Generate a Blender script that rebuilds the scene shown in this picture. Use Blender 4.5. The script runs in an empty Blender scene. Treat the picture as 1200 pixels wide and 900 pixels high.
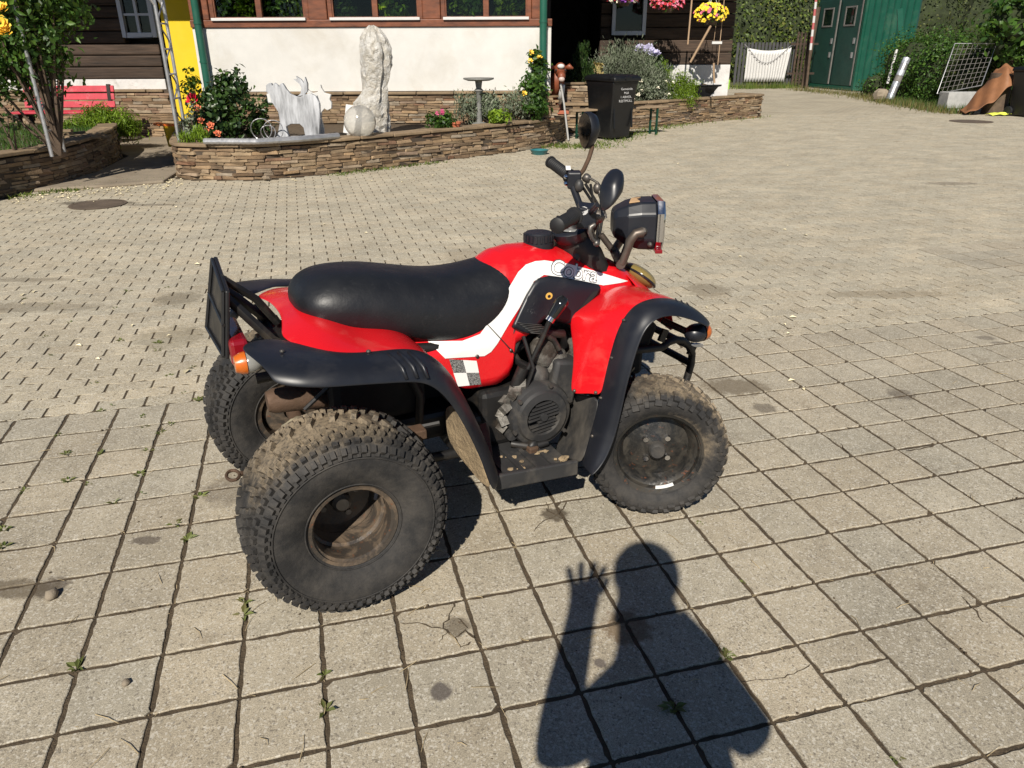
import bpy, bmesh, math, random
import numpy as np
from mathutils import Vector, Matrix
random.seed(11); rng=np.random.default_rng(11)
sc=bpy.context.scene; COL=sc.collection
rad=math.radians
# ---------------------------------------------------------------- camera
FOC=881.353; PITCH=0.42089118; ROLL=-0.00451663; S=0.2; HC=7.15972484*S
cp,sp=math.cos(PITCH),math.sin(PITCH)
_f=Vector((0,cp,-sp)); _r=Vector((1,0,0)); _u=_r.cross(_f)
cr,sr=math.cos(ROLL),math.sin(ROLL)
CR=cr*_r+sr*_u; CU=-sr*_r+cr*_u; CF=_f
CAM=Vector((0,0,HC))
cd=bpy.data.cameras.new('camera'); cam=bpy.data.objects.new('camera',cd); COL.objects.link(cam)
cd.sensor_width=36; cd.lens=FOC/1200*36; cd.clip_start=.02; cd.clip_end=500
m=Matrix((CR,CU,-CF)).transposed().to_4x4(); m.translation=CAM; cam.matrix_world=m
sc.camera=cam
# ---------------------------------------------------------------- sky, sun, exposure
SUND=Vector((0.1548591,0.75356785,-0.63886944)).normalized()
world=bpy.data.worlds.new('World'); sc.world=world; world.use_nodes=True
nt=world.node_tree; bg=nt.nodes['Background']; sky=nt.nodes.new('ShaderNodeTexSky')
sky.sky_type='NISHITA'; sky.sun_disc=False; sky.sun_elevation=math.asin(-SUND.z)
sky.sun_rotation=math.atan2(-SUND.x,-SUND.y); sky.air_density=1.0; sky.dust_density=.3; sky.ozone_density=2.5; sky.altitude=2500
nt.links.new(sky.outputs[0],bg.inputs[0]); bg.inputs[1].default_value=.05
sd=bpy.data.lights.new('sun','SUN'); sun=bpy.data.objects.new('sun',sd); COL.objects.link(sun)
sd.energy=5.0; sd.angle=rad(.53); sd.color=(1,.93,.82)
sun.rotation_euler=SUND.to_track_quat('-Z','Y').to_euler(); sun.location=(-3,-14,14)
sc.view_settings.view_transform='Standard'; sc.view_settings.look='None'
sc.view_settings.exposure=0.36; sc.view_settings.gamma=1; sc.view_settings.use_curve_mapping=False
sc.render.engine='CYCLES'; sc.cycles.use_denoising=True; sc.cycles.max_bounces=8; sc.cycles.transparent_max_bounces=12
# ---------------------------------------------------------------- authoring helpers
def ray(px,py): return (CF*FOC+CR*(px-600)-CU*(py-450))/FOC
def at(px,py,z=0.):
    d=ray(px,py); t=(z-HC)/d.z; return CAM+d*t
def atY(px,py,Y):
    d=ray(px,py); return CAM+d*(Y/d.y)
def pix(P):
    d=Vector(P)-CAM; c=d.dot(CF)
    return (600+FOC*d.dot(CR)/c,450-FOC*d.dot(CU)/c,c)
TH=0.263347714; GB=Vector((math.cos(TH),math.sin(TH),0)); GA=Vector((math.sin(TH),-math.cos(TH),0))
G0=Vector((3.18571671*S,9.55057685*S,0)); SJ=S*1.01322375
def g2w(i,j,z=0): 
    p=G0+GB*(i*S)+GA*(j*SJ); p.z=z; return p
# ---------------------------------------------------------------- object helpers
def tag(o,label=None,cat=None,group=None,kind=None):
    if label: o['label']=label
    if cat: o['category']=cat
    if group: o['group']=group
    if kind: o['kind']=kind
    return o
def empty(name,loc=(0,0,0),rz=0,label=None,cat=None,group=None):
    o=bpy.data.objects.new(name,None); COL.objects.link(o); o.location=loc; o.rotation_euler=(0,0,rz)
    o.empty_display_size=.1
    return tag(o,label,cat,group)
def link(name,me,parent=None,loc=None,rot=None,scale=None):
    o=bpy.data.objects.new(name,me); COL.objects.link(o)
    if parent is not None: o.parent=parent
    if loc is not None: o.location=loc
    if rot is not None: o.rotation_euler=rot
    if scale is not None: o.scale=scale
    return o
class MB:
    def __init__(s): s.v=[]; s.f=[]
    def add(s,vs,fs):
        n=len(s.v); s.v+= [tuple(q) for q in vs]; s.f+=[tuple(i+n for i in f) for f in fs]; return s
    def box(s,c,sz,rot=None,taper=1.0):
        x,y,z=[a/2 for a in sz]; P=[]
        for zz in (-z,z):
            k=taper if zz>0 else 1.0
            for xx,yy in ((-x,-y),(x,-y),(x,y),(-x,y)): P.append(Vector((xx*k,yy*k,zz)))
        if rot is not None:
            R=rot if isinstance(rot,Matrix) else __import__('mathutils').Euler(rot).to_matrix()
            P=[R@q for q in P]
        P=[q+Vector(c) for q in P]
        return s.add(P,[(3,2,1,0),(4,5,6,7),(0,1,5,4),(1,2,6,5),(2,3,7,6),(3,0,4,7)])
    def tube(s,pts,r,n=8,cap=True,closed=False):
        pts=[Vector(q) for q in pts]; k=len(pts); rs=r if isinstance(r,(list,tuple)) else [r]*k
        rings=[]; up=None
        for i,q in enumerate(pts):
            if closed: t=(pts[(i+1)%k]-pts[i-1]).normalized()
            else: t=(pts[min(i+1,k-1)]-pts[max(i-1,0)]).normalized()
            if up is None: up=t.orthogonal().normalized()
            up=(up-t*up.dot(t)); up=up.normalized() if up.length>1e-6 else t.orthogonal().normalized()
            w=t.cross(up)
            rings.append([q+(up*math.cos(a)+w*math.sin(a))*rs[i] for a in [2*math.pi*j/n for j in range(n)]])
        V=[x for R in rings for x in R]; F=[]
        for i in range(k if closed else k-1):
            for j in range(n):
                a=i*n+j; b=i*n+(j+1)%n; c=((i+1)%k)*n+(j+1)%n; d=((i+1)%k)*n+j; F.append((a,b,c,d))
        if cap and not closed: F+= [tuple(range(n-1,-1,-1)),tuple((k-1)*n+j for j in range(n))]
        return s.add(V,F)
    def lathe(s,prof,n=24,c=(0,0,0),axis='z',closed=False):
        # prof: (h along the axis, radius)
        c=Vector(c); V=[];F=[]
        for h,r in prof:
            for j in range(n):
                a=2*math.pi*j/n; ca,sa=r*math.cos(a),r*math.sin(a)
                q=(ca,sa,h) if axis=='z' else ((ca,h,sa) if axis=='y' else (h,ca,sa))
                V.append(c+Vector(q))
        k=len(prof)
        for i in range(k if closed else k-1):
            for j in range(n):
                F.append((i*n+j,i*n+(j+1)%n,((i+1)%k)*n+(j+1)%n,((i+1)%k)*n+j))
        return s.add(V,F)
    def grid(s,P,closed_v=False):
        n=len(P);mm=len(P[0]); V=[q for R in P for q in R]; F=[]
        for i in range(n-1):
            for j in range(mm if closed_v else mm-1):
                F.append((i*mm+j,i*mm+(j+1)%mm,(i+1)*mm+(j+1)%mm,(i+1)*mm+j))
        return s.add(V,F)
    def prism(s,poly,d0,d1=None):
        # poly: list of 3D points; extruded by vector d0
        n=len(poly); d=Vector(d0); A=[Vector(q) for q in poly]; B=[q+d for q in A]
        return s.add(A+B,[tuple(range(n-1,-1,-1)),tuple(range(n,2*n))]+[(i,(i+1)%n,n+(i+1)%n,n+i) for i in range(n)])
    def ball(s,c,r,n=12,k=8,sc_=(1,1,1),jit=0):
        prof=[]; V=[];F=[]; c=Vector(c)
        for i in range(k+1):
            t=math.pi*i/k
            for j in range(n):
                a=2*math.pi*j/n; q=Vector((math.sin(t)*math.cos(a)*sc_[0],math.sin(t)*math.sin(a)*sc_[1],-math.cos(t)*sc_[2]))
                rr=r*(1+jit*(random.random()-.5)) if 0<i<k else r
                V.append(c+q*rr)
        for i in range(k):
            for j in range(n): F.append((i*n+j,i*n+(j+1)%n,(i+1)*n+(j+1)%n,(i+1)*n+j))
        return s.add(V,F)
    def mesh(s,name,mat=None,smooth=None,clean=True):
        me=bpy.data.meshes.new(name); me.from_pydata(s.v,[],s.f); 
        if clean:
            bm=bmesh.new(); bm.from_mesh(me); bmesh.ops.remove_doubles(bm,verts=bm.verts,dist=1e-5)
            bmesh.ops.recalc_face_normals(bm,faces=bm.faces); bm.to_mesh(me); bm.free()
        if mat: me.materials.append(mat)
        if smooth is not None:
            me.shade_smooth()
            if smooth<180: me.set_sharp_from_angle(angle=rad(smooth))
        return me
    def build(s,name,mat,parent=None,smooth=None,bevel=0,sub=0,solid=0,segs=2,loc=None,rot=None,off=0):
        me=s.mesh(name,mat,smooth); o=link(name,me,parent,loc,rot)
        if solid: 
            md=o.modifiers.new('s','SOLIDIFY'); md.thickness=solid; md.offset=off
        if bevel:
            md=o.modifiers.new('b','BEVEL'); md.width=bevel; md.segments=segs; md.limit_method='ANGLE'; md.angle_limit=rad(35)
        if sub:
            md=o.modifiers.new('u','SUBSURF'); md.levels=sub; md.render_levels=sub
        return o
# ---------------------------------------------------------------- materials
def nodes(name):
    m=bpy.data.materials.new(name); m.use_nodes=True; t=m.node_tree
    return m,t,t.nodes['Principled BSDF']
def N(t,k,**kw):
    n=t.nodes.new(k)
    for a,b in kw.items(): setattr(n,a,b)
    return n
def math_(t,op,a,b=None,clamp=False):
    n=N(t,'ShaderNodeMath',operation=op); n.use_clamp=clamp
    for i,x in enumerate((a,b)):
        if x is None: continue
        if hasattr(x,'links') or hasattr(x,'is_linked'): t.links.new(x,n.inputs[i])
        else: n.inputs[i].default_value=x
    return n.outputs[0]
def noise(t,vec,scale,detail=4,rough=.55,dist=0):
    n=N(t,'ShaderNodeTexNoise'); n.inputs['Scale'].default_value=scale; n.inputs['Detail'].default_value=detail
    n.inputs['Roughness'].default_value=rough; n.inputs['Distortion'].default_value=dist
    if vec is not None: t.links.new(vec,n.inputs['Vector'])
    return n.outputs['Fac']
def mapr(t,x,a,b,c,d):
    n=N(t,'ShaderNodeMapRange'); n.clamp=True
    t.links.new(x,n.inputs[0])
    for i,q in enumerate((a,b,c,d)): n.inputs[i+1].default_value=q
    return n.outputs[0]
def mixc(t,fac,a,b,mode='MIX'):
    n=N(t,'ShaderNodeMix',data_type='RGBA',blend_type=mode)
    for sck,x in ((n.inputs[0],fac),(n.inputs[6],a),(n.inputs[7],b)):
        if hasattr(x,'is_linked'): t.links.new(x,sck)
        elif isinstance(x,(int,float)): sck.default_value=x
        else: sck.default_value=(*x,1) if len(x)==3 else x
    return n.outputs[2]
def ramp(t,x,stops,interp='LINEAR'):
    n=N(t,'ShaderNodeValToRGB'); n.color_ramp.interpolation=interp; e=n.color_ramp.elements
    while len(e)<len(stops): e.new(.5)
    for k,(p_,c_) in enumerate(stops): e[k].position=p_; e[k].color=(*c_,1)
    t.links.new(x,n.inputs[0]); return n.outputs[0]
def rnd01(t,obj=True):
    a=N(t,'ShaderNodeNewGeometry').outputs['Random Per Island']
    if not obj: return a
    b=N(t,'ShaderNodeObjectInfo').outputs['Random']
    return math_(t,'FRACT',math_(t,'ADD',math_(t,'MULTIPLY',a,1.7),b))
def scalec(t,col,fac):
    n=N(t,'ShaderNodeVectorMath',operation='SCALE')
    if hasattr(col,'is_linked'): t.links.new(col,n.inputs[0])
    else: n.inputs[0].default_value=col
    t.links.new(fac,n.inputs['Scale']); return n.outputs[0]
def POS(t): return N(t,'ShaderNodeNewGeometry').outputs['Position']
def bump(t,b,h,strength,dist=.01):
    n=N(t,'ShaderNodeBump'); n.inputs['Strength'].default_value=strength; n.inputs['Distance'].default_value=dist
    t.links.new(h,n.inputs['Height']); t.links.new(n.outputs[0],b.inputs['Normal']); return n
def M(name,col,rough=.6,metal=0,var=.15,vs=6,bmp=0,bs=60,rnd=0,stops=None,dust=None,spec=.5,coat=0,stretch=None,local=False):
    m,t,b=nodes(name)
    vec=N(t,'ShaderNodeTexCoord').outputs['Object'] if local else POS(t)
    if stretch:
        mp=N(t,'ShaderNodeMapping'); mp.inputs['Scale'].default_value=stretch; t.links.new(vec,mp.inputs[0]); vec=mp.outputs[0]
    c=col
    if stops: c=ramp(t,rnd01(t),stops)
    n1=noise(t,vec,vs,5,.6)
    c=scalec(t,c,mapr(t,n1,.25,.75,1-var,1+var))
    if rnd: c=scalec(t,c,mapr(t,rnd01(t),0,1,1-rnd,1+rnd))
    rg=mapr(t,noise(t,vec,vs*2.3,3),.3,.7,max(0,rough-.08),min(1,rough+.08))
    if dust:
        dc,amt,ds,lo,hi=dust
        k=mapr(t,noise(t,vec,ds,6,.65,.4),lo,hi,0,amt)
        c=mixc(t,k,c,dc); rg=math_(t,'ADD',rg,math_(t,'MULTIPLY',k,.3),True)
    t.links.new(c,b.inputs['Base Color']); t.links.new(rg,b.inputs['Roughness'])
    b.inputs['Metallic'].default_value=metal; b.inputs['Specular IOR Level'].default_value=spec
    b.inputs['Coat Weight'].default_value=coat
    if bmp: bump(t,b,noise(t,vec,bs,5,.65),bmp)
    return m
def leafmat(name,cols,trans=.3,rough=.45):
    m,t,b=nodes(name); a=N(t,'ShaderNodeNewGeometry').outputs['Random Per Island']
    k=len(cols); c=ramp(t,a,[(i/max(1,k-1),q) for i,q in enumerate(cols)])
    c=scalec(t,c,mapr(t,noise(t,POS(t),1.6,3),.3,.7,.65,1.3))
    t.links.new(c,b.inputs['Base Color']); b.inputs['Roughness'].default_value=rough; b.inputs['Specular IOR Level'].default_value=.3
    tr=N(t,'ShaderNodeBsdfTranslucent'); t.links.new(mixc(t,.5,c,(.25,.35,.03)),tr.inputs[0])
    mx=N(t,'ShaderNodeMixShader'); mx.inputs[0].default_value=trans
    t.links.new(b.outputs[0],mx.inputs[1]); t.links.new(tr.outputs[0],mx.inputs[2])
    t.links.new(mx.outputs[0],t.nodes['Material Output'].inputs[0]); return m
def glassmat(name,tint,mixt,rough=.02):
    m,t,b=nodes(name); b.inputs['Base Color'].default_value=(*tint,1); b.inputs['Roughness'].default_value=rough
    tr=N(t,'ShaderNodeBsdfTransparent'); mx=N(t,'ShaderNodeMixShader')
    fr=N(t,'ShaderNodeFresnel'); fr.inputs[0].default_value=1.45
    gl=N(t,'ShaderNodeBsdfGlossy'); gl.inputs['Roughness'].default_value=rough
    tr.inputs[0].default_value=(*tint,1)
    t.links.new(math_(t,'MULTIPLY',fr.outputs[0],mixt),mx.inputs[0]); t.links.new(tr.outputs[0],mx.inputs[1]); t.links.new(gl.outputs[0],mx.inputs[2])
    t.links.new(mx.outputs[0],t.nodes['Material Output'].inputs[0]); return m
MAT={}
MAT['soil']=M('soil',(.085,.06,.036),.95,var=.4,vs=14,bmp=.6,bs=90)
MAT['stone']=M('stone',None,.85,var=.3,vs=9,bmp=.7,bs=45,stops=[(0,(.11,.07,.04)),(.18,(.20,.135,.078)),(.36,(.26,.19,.115)),(.5,(.145,.10,.062)),(.66,(.30,.20,.11)),(.82,(.24,.20,.15)),(.92,(.17,.085,.045)),(1,(.33,.27,.19))])
MAT['coping']=M('coping_stone',(.21,.15,.09),.85,var=.3,vs=5,bmp=.5,bs=40,rnd=.2)
MAT['core']=M('mortar',(.07,.052,.036),.95,var=.3,vs=10,bmp=.5,bs=50)
MAT['plaster']=M('plaster',(.58,.57,.545),.9,var=.08,vs=3,bmp=.25,bs=60,dust=((.40,.36,.29),.5,1.1,.48,.72))
MAT['whitefound']=M('limewash',(.56,.55,.54),.9,var=.15,vs=5,bmp=.4,bs=40,dust=((.3,.28,.25),.6,4,.55,.7))
MAT['redwood']=M('stained_timber',(.145,.045,.018),.5,var=.5,vs=5,bmp=.2,bs=40,stretch=(1,1,3),rnd=.1)
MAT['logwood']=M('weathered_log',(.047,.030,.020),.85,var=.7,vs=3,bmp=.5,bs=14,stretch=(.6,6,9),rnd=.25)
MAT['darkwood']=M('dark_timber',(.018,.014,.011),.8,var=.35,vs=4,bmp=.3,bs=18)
MAT['yellow']=M('yellow_render',(.66,.47,.015),.85,var=.06,vs=3,bmp=.15,bs=60)
MAT['greenmetal']=M('green_pipe_paint',(.012,.085,.055),.4,var=.15,vs=3)
MAT['white']=M('white_paint',(.56,.555,.545),.5,var=.06,vs=5)
MAT['greyframe']=M('grey_frame_paint',(.48,.52,.60),.5,var=.06,vs=5)
MAT['metal']=M('galvanised',(.45,.45,.46),.4,metal=.7,var=.2,vs=12)
MAT['tile']=M('roof_tile',(.2,.07,.045),.8,var=.3,vs=3,rnd=.2)
MAT['concrete']=M('concrete',(.235,.195,.145),.92,var=.25,vs=3,bmp=.35,bs=120,dust=((.16,.12,.08),.6,2.2,.5,.7))
MAT['black']=M('black_plastic',(.018,.019,.022),.45,var=.2,vs=6,dust=((.12,.11,.1),.22,5,.5,.75))
MAT['bin']=M('bin_plastic',(.0065,.007,.008),.40,var=.2,vs=5,dust=((.07,.07,.07),.10,4,.55,.75))
MAT['bark']=M('bark',(.09,.062,.042),.9,var=.4,vs=9,bmp=.6,bs=30)
MAT['glass']=glassmat('window_glass',(.68,.72,.69),.7)
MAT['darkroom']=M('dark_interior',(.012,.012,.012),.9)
GREEN=leafmat('leaf_green',[(.018,.05,.010),(.035,.085,.016),(.06,.13,.022),(.10,.19,.03)])
DGREEN=leafmat('leaf_dark',[(.010,.026,.010),(.022,.048,.014),(.04,.075,.02),(.05,.10,.02)],.15,.35)
YGREEN=leafmat('leaf_yellow_green',[(.09,.16,.012),(.16,.26,.02),(.22,.33,.03),(.12,.2,.02)],.35)
GGREY=leafmat('leaf_grey_green',[(.11,.14,.085),(.17,.20,.135),(.23,.25,.19),(.08,.115,.055)],.15,.7)
HEDGE=leafmat('leaf_hedge',[(.028,.048,.012),(.05,.075,.018),(.08,.105,.028),(.10,.10,.03)],.2)
OLIVE=leafmat('leaf_olive',[(.05,.09,.015),(.09,.14,.025),(.14,.19,.04),(.17,.17,.04)],.3)
WEED=leafmat('leaf_weed',[(.06,.085,.02),(.10,.13,.035),(.16,.18,.06),(.13,.11,.05)],.25)
MAT['shade_core']=M('shade_core',(.026,.036,.012),.95,var=.6,vs=6,bmp=1,bs=22)  # dark green for the solid bush cores, inner shade put into the colour
# ---------------------------------------------------------------- foliage
def leaves(name,mat,blobs,n,size,parent=None,aspect=.55,shell=.45,clump=.22,ncl=None,upb=.2,stretch=1.0,vert=0):
    """many small leaf faces gathered in clumps through ellipsoids (cx,cy,cz,rx,ry,rz)"""
    B=np.array(blobs,float); vol=np.prod(B[:,3:],axis=1)**.75; pr_=vol/vol.sum()
    ncl=ncl or max(12,n//45)
    bi=rng.choice(len(B),ncl,p=pr_); d=rng.normal(size=(ncl,3)); d/=np.linalg.norm(d,axis=1)[:,None]
    r=rng.random(ncl)**shell
    cc=B[bi,:3]+d*r[:,None]*B[bi,3:]
    ci=rng.integers(0,ncl,n); off=rng.normal(size=(n,3))*clump*B[bi[ci],3:].mean(axis=1)[:,None]
    P=cc[ci]+off
    out=d[ci]*.8+off/(np.linalg.norm(off,axis=1)[:,None]+1e-6)*.5+rng.normal(size=(n,3))*.6; out[:,2]+=upb
    nr=out/np.linalg.norm(out,axis=1)[:,None]
    tg=np.cross(nr,rng.normal(size=(n,3)))
    if vert: tg=tg*(1-vert)+np.array([0,0,1.])*vert+out*.25*vert
    tg/=np.linalg.norm(tg,axis=1)[:,None]
    bt=np.cross(nr,tg); bt/=np.linalg.norm(bt,axis=1)[:,None]
    L=size*(.6+.8*rng.random(n))[:,None]*stretch; W=size*aspect*(.6+.8*rng.random(n))[:,None]
    fold=nr*L*.12
    V=np.empty((n,4,3)); V[:,0]=P-tg*L*.5; V[:,1]=P+bt*W*.5+fold; V[:,2]=P+tg*L*.5; V[:,3]=P-bt*W*.5+fold
    me=bpy.data.meshes.new(name); me.vertices.add(4*n); me.vertices.foreach_set('co',V.reshape(-1).astype(np.float32))
    F=np.arange(4*n).reshape(n,4); T=np.stack([F[:,[0,1,2]],F[:,[0,2,3]]],1).reshape(-1)
    me.loops.add(6*n); me.loops.foreach_set('vertex_index',T.astype(np.int32))
    me.polygons.add(2*n); me.polygons.foreach_set('loop_start',np.arange(0,6*n,3,dtype=np.int32)); me.update(calc_edges=True); me.validate()
    me.materials.append(mat)
    return link(name,me,parent)
def stems(name,base,tops,r,parent,mat=None):
    b=MB()
    for t_ in tops:
        q=Vector(base); t_=Vector(t_); mid=(q+t_)/2+Vector((random.uniform(-.05,.05),random.uniform(-.05,.05),0))
        b.tube([q,mid,t_],[r,r*.75,r*.4],5)
    return b.build(name,mat or MAT['bark'],parent)
def plant(name,label,cat,mat,base,blobs,n,size,group=None,r=.012,**kw):
    """a plant: foliage and stems under an empty at its base"""
    e=empty(name,base,0,label,cat,group); bb=[(x-base[0],y-base[1],z-base[2],a,b,c) for x,y,z,a,b,c in blobs]
    leaves('foliage',mat,bb,n,size,e,**kw)
    stems('stem',(0,0,-.02),[(x+random.uniform(-.4,.4)*a,y+random.uniform(-.4,.4)*b,z+c*.2) for x,y,z,a,b,c in bb for _ in range(2)],r,e)
    return e
def flowers(parent,name,pts,r,mat,n=9):
    """blossoms of overlapping petals"""
    for q in pts:
        b=MB()
        for k in range(n):
            a=k*2.399; rr=r*(.25+.75*k/n); tilt=.3+.9*(1-k/n)
            c=Vector((math.cos(a)*rr*.6,math.sin(a)*rr*.6,r*.35*(1-k/n)))
            t=Vector((math.cos(a),math.sin(a),tilt)).normalized(); s_=Vector((-math.sin(a),math.cos(a),0))
            b.add([c-t*r*.15,c+s_*r*.38+t*r*.35,c+t*r*.75,c-s_*r*.38+t*r*.35],[(0,1,2),(0,2,3)])
        o=b.build(name,mat,parent,loc=q); o.rotation_euler=(random.uniform(.4,1.3),0,random.uniform(-.5,.5))
# ---------------------------------------------------------------- stone walls
def stone_meshes(k=10):
    L=[]
    for q in range(k):
        bm=bmesh.new(); bmesh.ops.create_cube(bm,size=1)
        bmesh.ops.bevel(bm,geom=[e for e in bm.edges if abs(e.verts[0].co.y+e.verts[1].co.y)<1.01 and min(e.verts[0].co.y,e.verts[1].co.y)<0],offset=.07,segments=1,profile=.5,affect='EDGES')
        for v in bm.verts:
            v.co.x+=random.uniform(-.05,.05); v.co.z+=random.uniform(-.09,.09)
            if v.co.y<-.3: v.co.y+=random.uniform(-.07,.09)
        me=bpy.data.meshes.new('stone'); bm.to_mesh(me); bm.free(); me.materials.append(MAT['stone']); L.append(me)
    return L
STONES=stone_meshes()
def path_at(pts,d):
    for a,b in zip(pts,pts[1:]):
        l=(b-a).length
        if d<=l or b is pts[-1]: return a+(b-a)*(d/l), (b-a).normalized()
        d-=l
def smooth_path(P,k=3,closed=False):
    P=[Vector((*q[:2],0)) for q in P]
    for _ in range(k):
        Q=[P[0]]
        for a,b in zip(P,P[1:]): Q+=[a*.75+b*.25,a*.25+b*.75]
        Q.append(P[-1]); P=Q
    return P
def lay_stones(parent,path,z0,z1,thick=.14,ch=(.035,.06),ln=(.1,.34),inset=True,big=.04,limit=300,name='stone'):
    """courses of single stones along a path, faces to the right of its direction"""
    tot=sum((b-a).length for a,b in zip(path,path[1:])); z=z0; cnt=0; rest=[]
    z1f=z1 if callable(z1) else (lambda d:z1)
    zmax=max(z1f(0),z1f(tot),z1f(tot/2))
    while z<zmax-.02:
        h=random.uniform(*ch); d=random.uniform(0,.15)-.15
        while d<tot:
            l=random.uniform(*ln); hh=h
            mid=min(max(d+l/2,0.01),tot-.01)
            if z+h*.6<z1f(mid):
                p_,t_=path_at(path,mid); nrm=Vector((t_.y,-t_.x,0))
                rz=math.atan2(t_.y,t_.x)
                me=random.choice(STONES)
                o=link(name,me,parent,p_-nrm*(thick*.5-random.uniform(-.008,.014)),(random.uniform(-.03,.03),random.uniform(-.03,.03),rz),(l*.98,thick,hh*.93))
                o.location.z=z+hh/2; cnt+=1
            d+=l
        z+=h
    return cnt
def band(path,off0,off1,z0,z1):
    """solid strip that follows a path between two offsets to the left of its direction"""
    b=MB(); P=[]
    for i,q in enumerate(path):
        t_=(path[min(i+1,len(path)-1)]-path[max(i-1,0)]).normalized(); n_=Vector((-t_.y,t_.x,0))
        A=q+n_*off0; B=q+n_*off1
        za=z1 if not callable(z1) else z1(i/(len(path)-1))
        P.append([(A.x,A.y,z0),(A.x,A.y,za),(B.x,B.y,za),(B.x,B.y,z0)])
    b.grid(P,closed_v=True); b.f+= [(0,1,2,3),tuple(4*(len(path)-1)+k for k in (3,2,1,0))]
    return b
def coping(parent,path,z,width=.26,th=.04,over=.03,ln=(.35,.7),name='coping_stone',zf=None):
    tot=sum((b-a).length for a,b in zip(path,path[1:])); d=0
    while d<tot-.05:
        l=min(random.uniform(*ln),tot-d); 
        pts=[path_at(path,min(tot-1e-3,d+.006+(l-.012)*k/3)) for k in range(4)]
        b=MB(); P=[]
        for p_,t_ in pts:
            n_=Vector((-t_.y,t_.x,0)); j=random.uniform(-.012,.012)
            A=p_-n_*(over+j); B=p_+n_*(width-over+random.uniform(-.02,.02)); zz=(zf(d/tot) if zf else z)
            P.append([(A.x,A.y,zz),(A.x,A.y,zz+th),(B.x,B.y,zz+th),(B.x,B.y,zz)])
        b.grid(P,closed_v=True); b.f+=[(0,1,2,3),(15,14,13,12)]
        o=b.build(name,MAT['coping'],parent,bevel=.008,segs=1); o.location.z=random.uniform(-.004,.006)
        d+=l
def textmesh(txt,size,extrude=.0,offset=0.,shear=0.,align='CENTER',spacing=1.0):
    c=bpy.data.curves.new('lettering','FONT'); c.body=txt; c.size=size; c.extrude=extrude; c.offset=offset; c.shear=shear
    c.align_x=align; c.align_y='CENTER'; c.space_character=spacing; c.resolution_u=3
    o=bpy.data.objects.new('lettering',c); COL.objects.link(o); bpy.context.view_layer.update()
    me=bpy.data.meshes.new_from_object(o.evaluated_get(bpy.context.evaluated_depsgraph_get()))
    bpy.data.objects.remove(o); bpy.data.curves.remove(c); me.name='lettering'; return me
# ================================================================ GROUND
def pavemat(name,base,warm,rn,stains=(),fine=1.0):
    m,t,b=nodes(name); P=POS(t)
    r=rnd01(t); c=mixc(t,r,base,warm)
    c=scalec(t,c,mapr(t,math_(t,'FRACT',math_(t,'MULTIPLY',r,7.31)),0,1,1-rn,1+rn))
    c=scalec(t,c,mapr(t,noise(t,P,2.2,5,.6),.3,.7,.84,1.14))
    c=scalec(t,c,mapr(t,noise(t,P,17,4,.6),.3,.7,.9,1.1))
    sp_=noise(t,P,330*fine,2,.7); c=scalec(t,c,mapr(t,sp_,.3,.7,.58,1.42))
    # pale and dark aggregate grains
    v=N(t,'ShaderNodeTexVoronoi'); v.inputs['Scale'].default_value=200*fine; t.links.new(P,v.inputs['Vector'])
    g=N(t,'ShaderNodeSeparateColor'); t.links.new(v.outputs['Color'],g.inputs[0])
    c=mixc(t,mapr(t,g.outputs[0],.80,.9,0,.5),c,(.58,.55,.48)); c=mixc(t,mapr(t,g.outputs[1],.9,.95,0,.5),c,(.09,.075,.06))
    # dirt blotches
    dn=noise(t,P,5.5,7,.7,.6); c=mixc(t,mapr(t,dn,.6,.74,0,.55),c,(.13,.095,.06))
    c=mixc(t,mapr(t,noise(t,P,40,5,.7),.68,.76,0,.6),c,(.10,.075,.05))
    wn=noise(t,P,26,4,.7)
    for (x,y,rx,ry,col,amt) in stains:
        d=N(t,'ShaderNodeVectorMath',operation='SUBTRACT'); t.links.new(P,d.inputs[0]); d.inputs[1].default_value=(x,y,0)
        e=N(t,'ShaderNodeVectorMath',operation='MULTIPLY'); t.links.new(d.outputs[0],e.inputs[0]); e.inputs[1].default_value=(1/rx,1/ry,0)
        l=N(t,'ShaderNodeVectorMath',operation='LENGTH'); t.links.new(e.outputs[0],l.inputs[0])
        q=math_(t,'ADD',l.outputs['Value'],math_(t,'MULTIPLY',math_(t,'SUBTRACT',wn,.5),1.5))
        c=mixc(t,mapr(t,q,.75,1.1,amt,0),c,col)
    t.links.new(c,b.inputs['Base Color']); b.inputs['Roughness'].default_value=.9; b.inputs['Specular IOR Level'].default_value=.3
    h=math_(t,'ADD',math_(t,'MULTIPLY',sp_,.6),math_(t,'MULTIPLY',noise(t,P,60,4),.5)); bump(t,b,h,.45,.004)
    return m
def st(px,py,r,col,amt,k=1.):
    q=at(px,py); return (q.x,q.y,r,r*k,col,amt)
DK=(.07,.055,.045)
MAT['slab']=pavemat('slab_concrete',(.338,.306,.240),(.358,.310,.231),.07,stains=[st(516,810,.03,(.085,.072,.065),.85),st(703,777,.016,(.09,.075,.07),.8),st(735,735,.07,(.15,.10,.055),.75),st(650,603,.045,(.06,.045,.03),.8),st(535,733,.04,(.06,.045,.03),.6),
   st(60,687,.05,DK,.7),st(170,633,.05,DK,.7,.5),st(20,690,.12,(.09,.07,.045),.7,.4),st(862,453,.16,(.13,.10,.065),.7,.6),st(1155,396,.06,DK,.5,.5),st(1172,402,.05,DK,.5,.5),st(270,575,.1,DK,.4),st(1056,462,.06,DK,.6),st(895,478,.05,DK,.6)])
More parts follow.
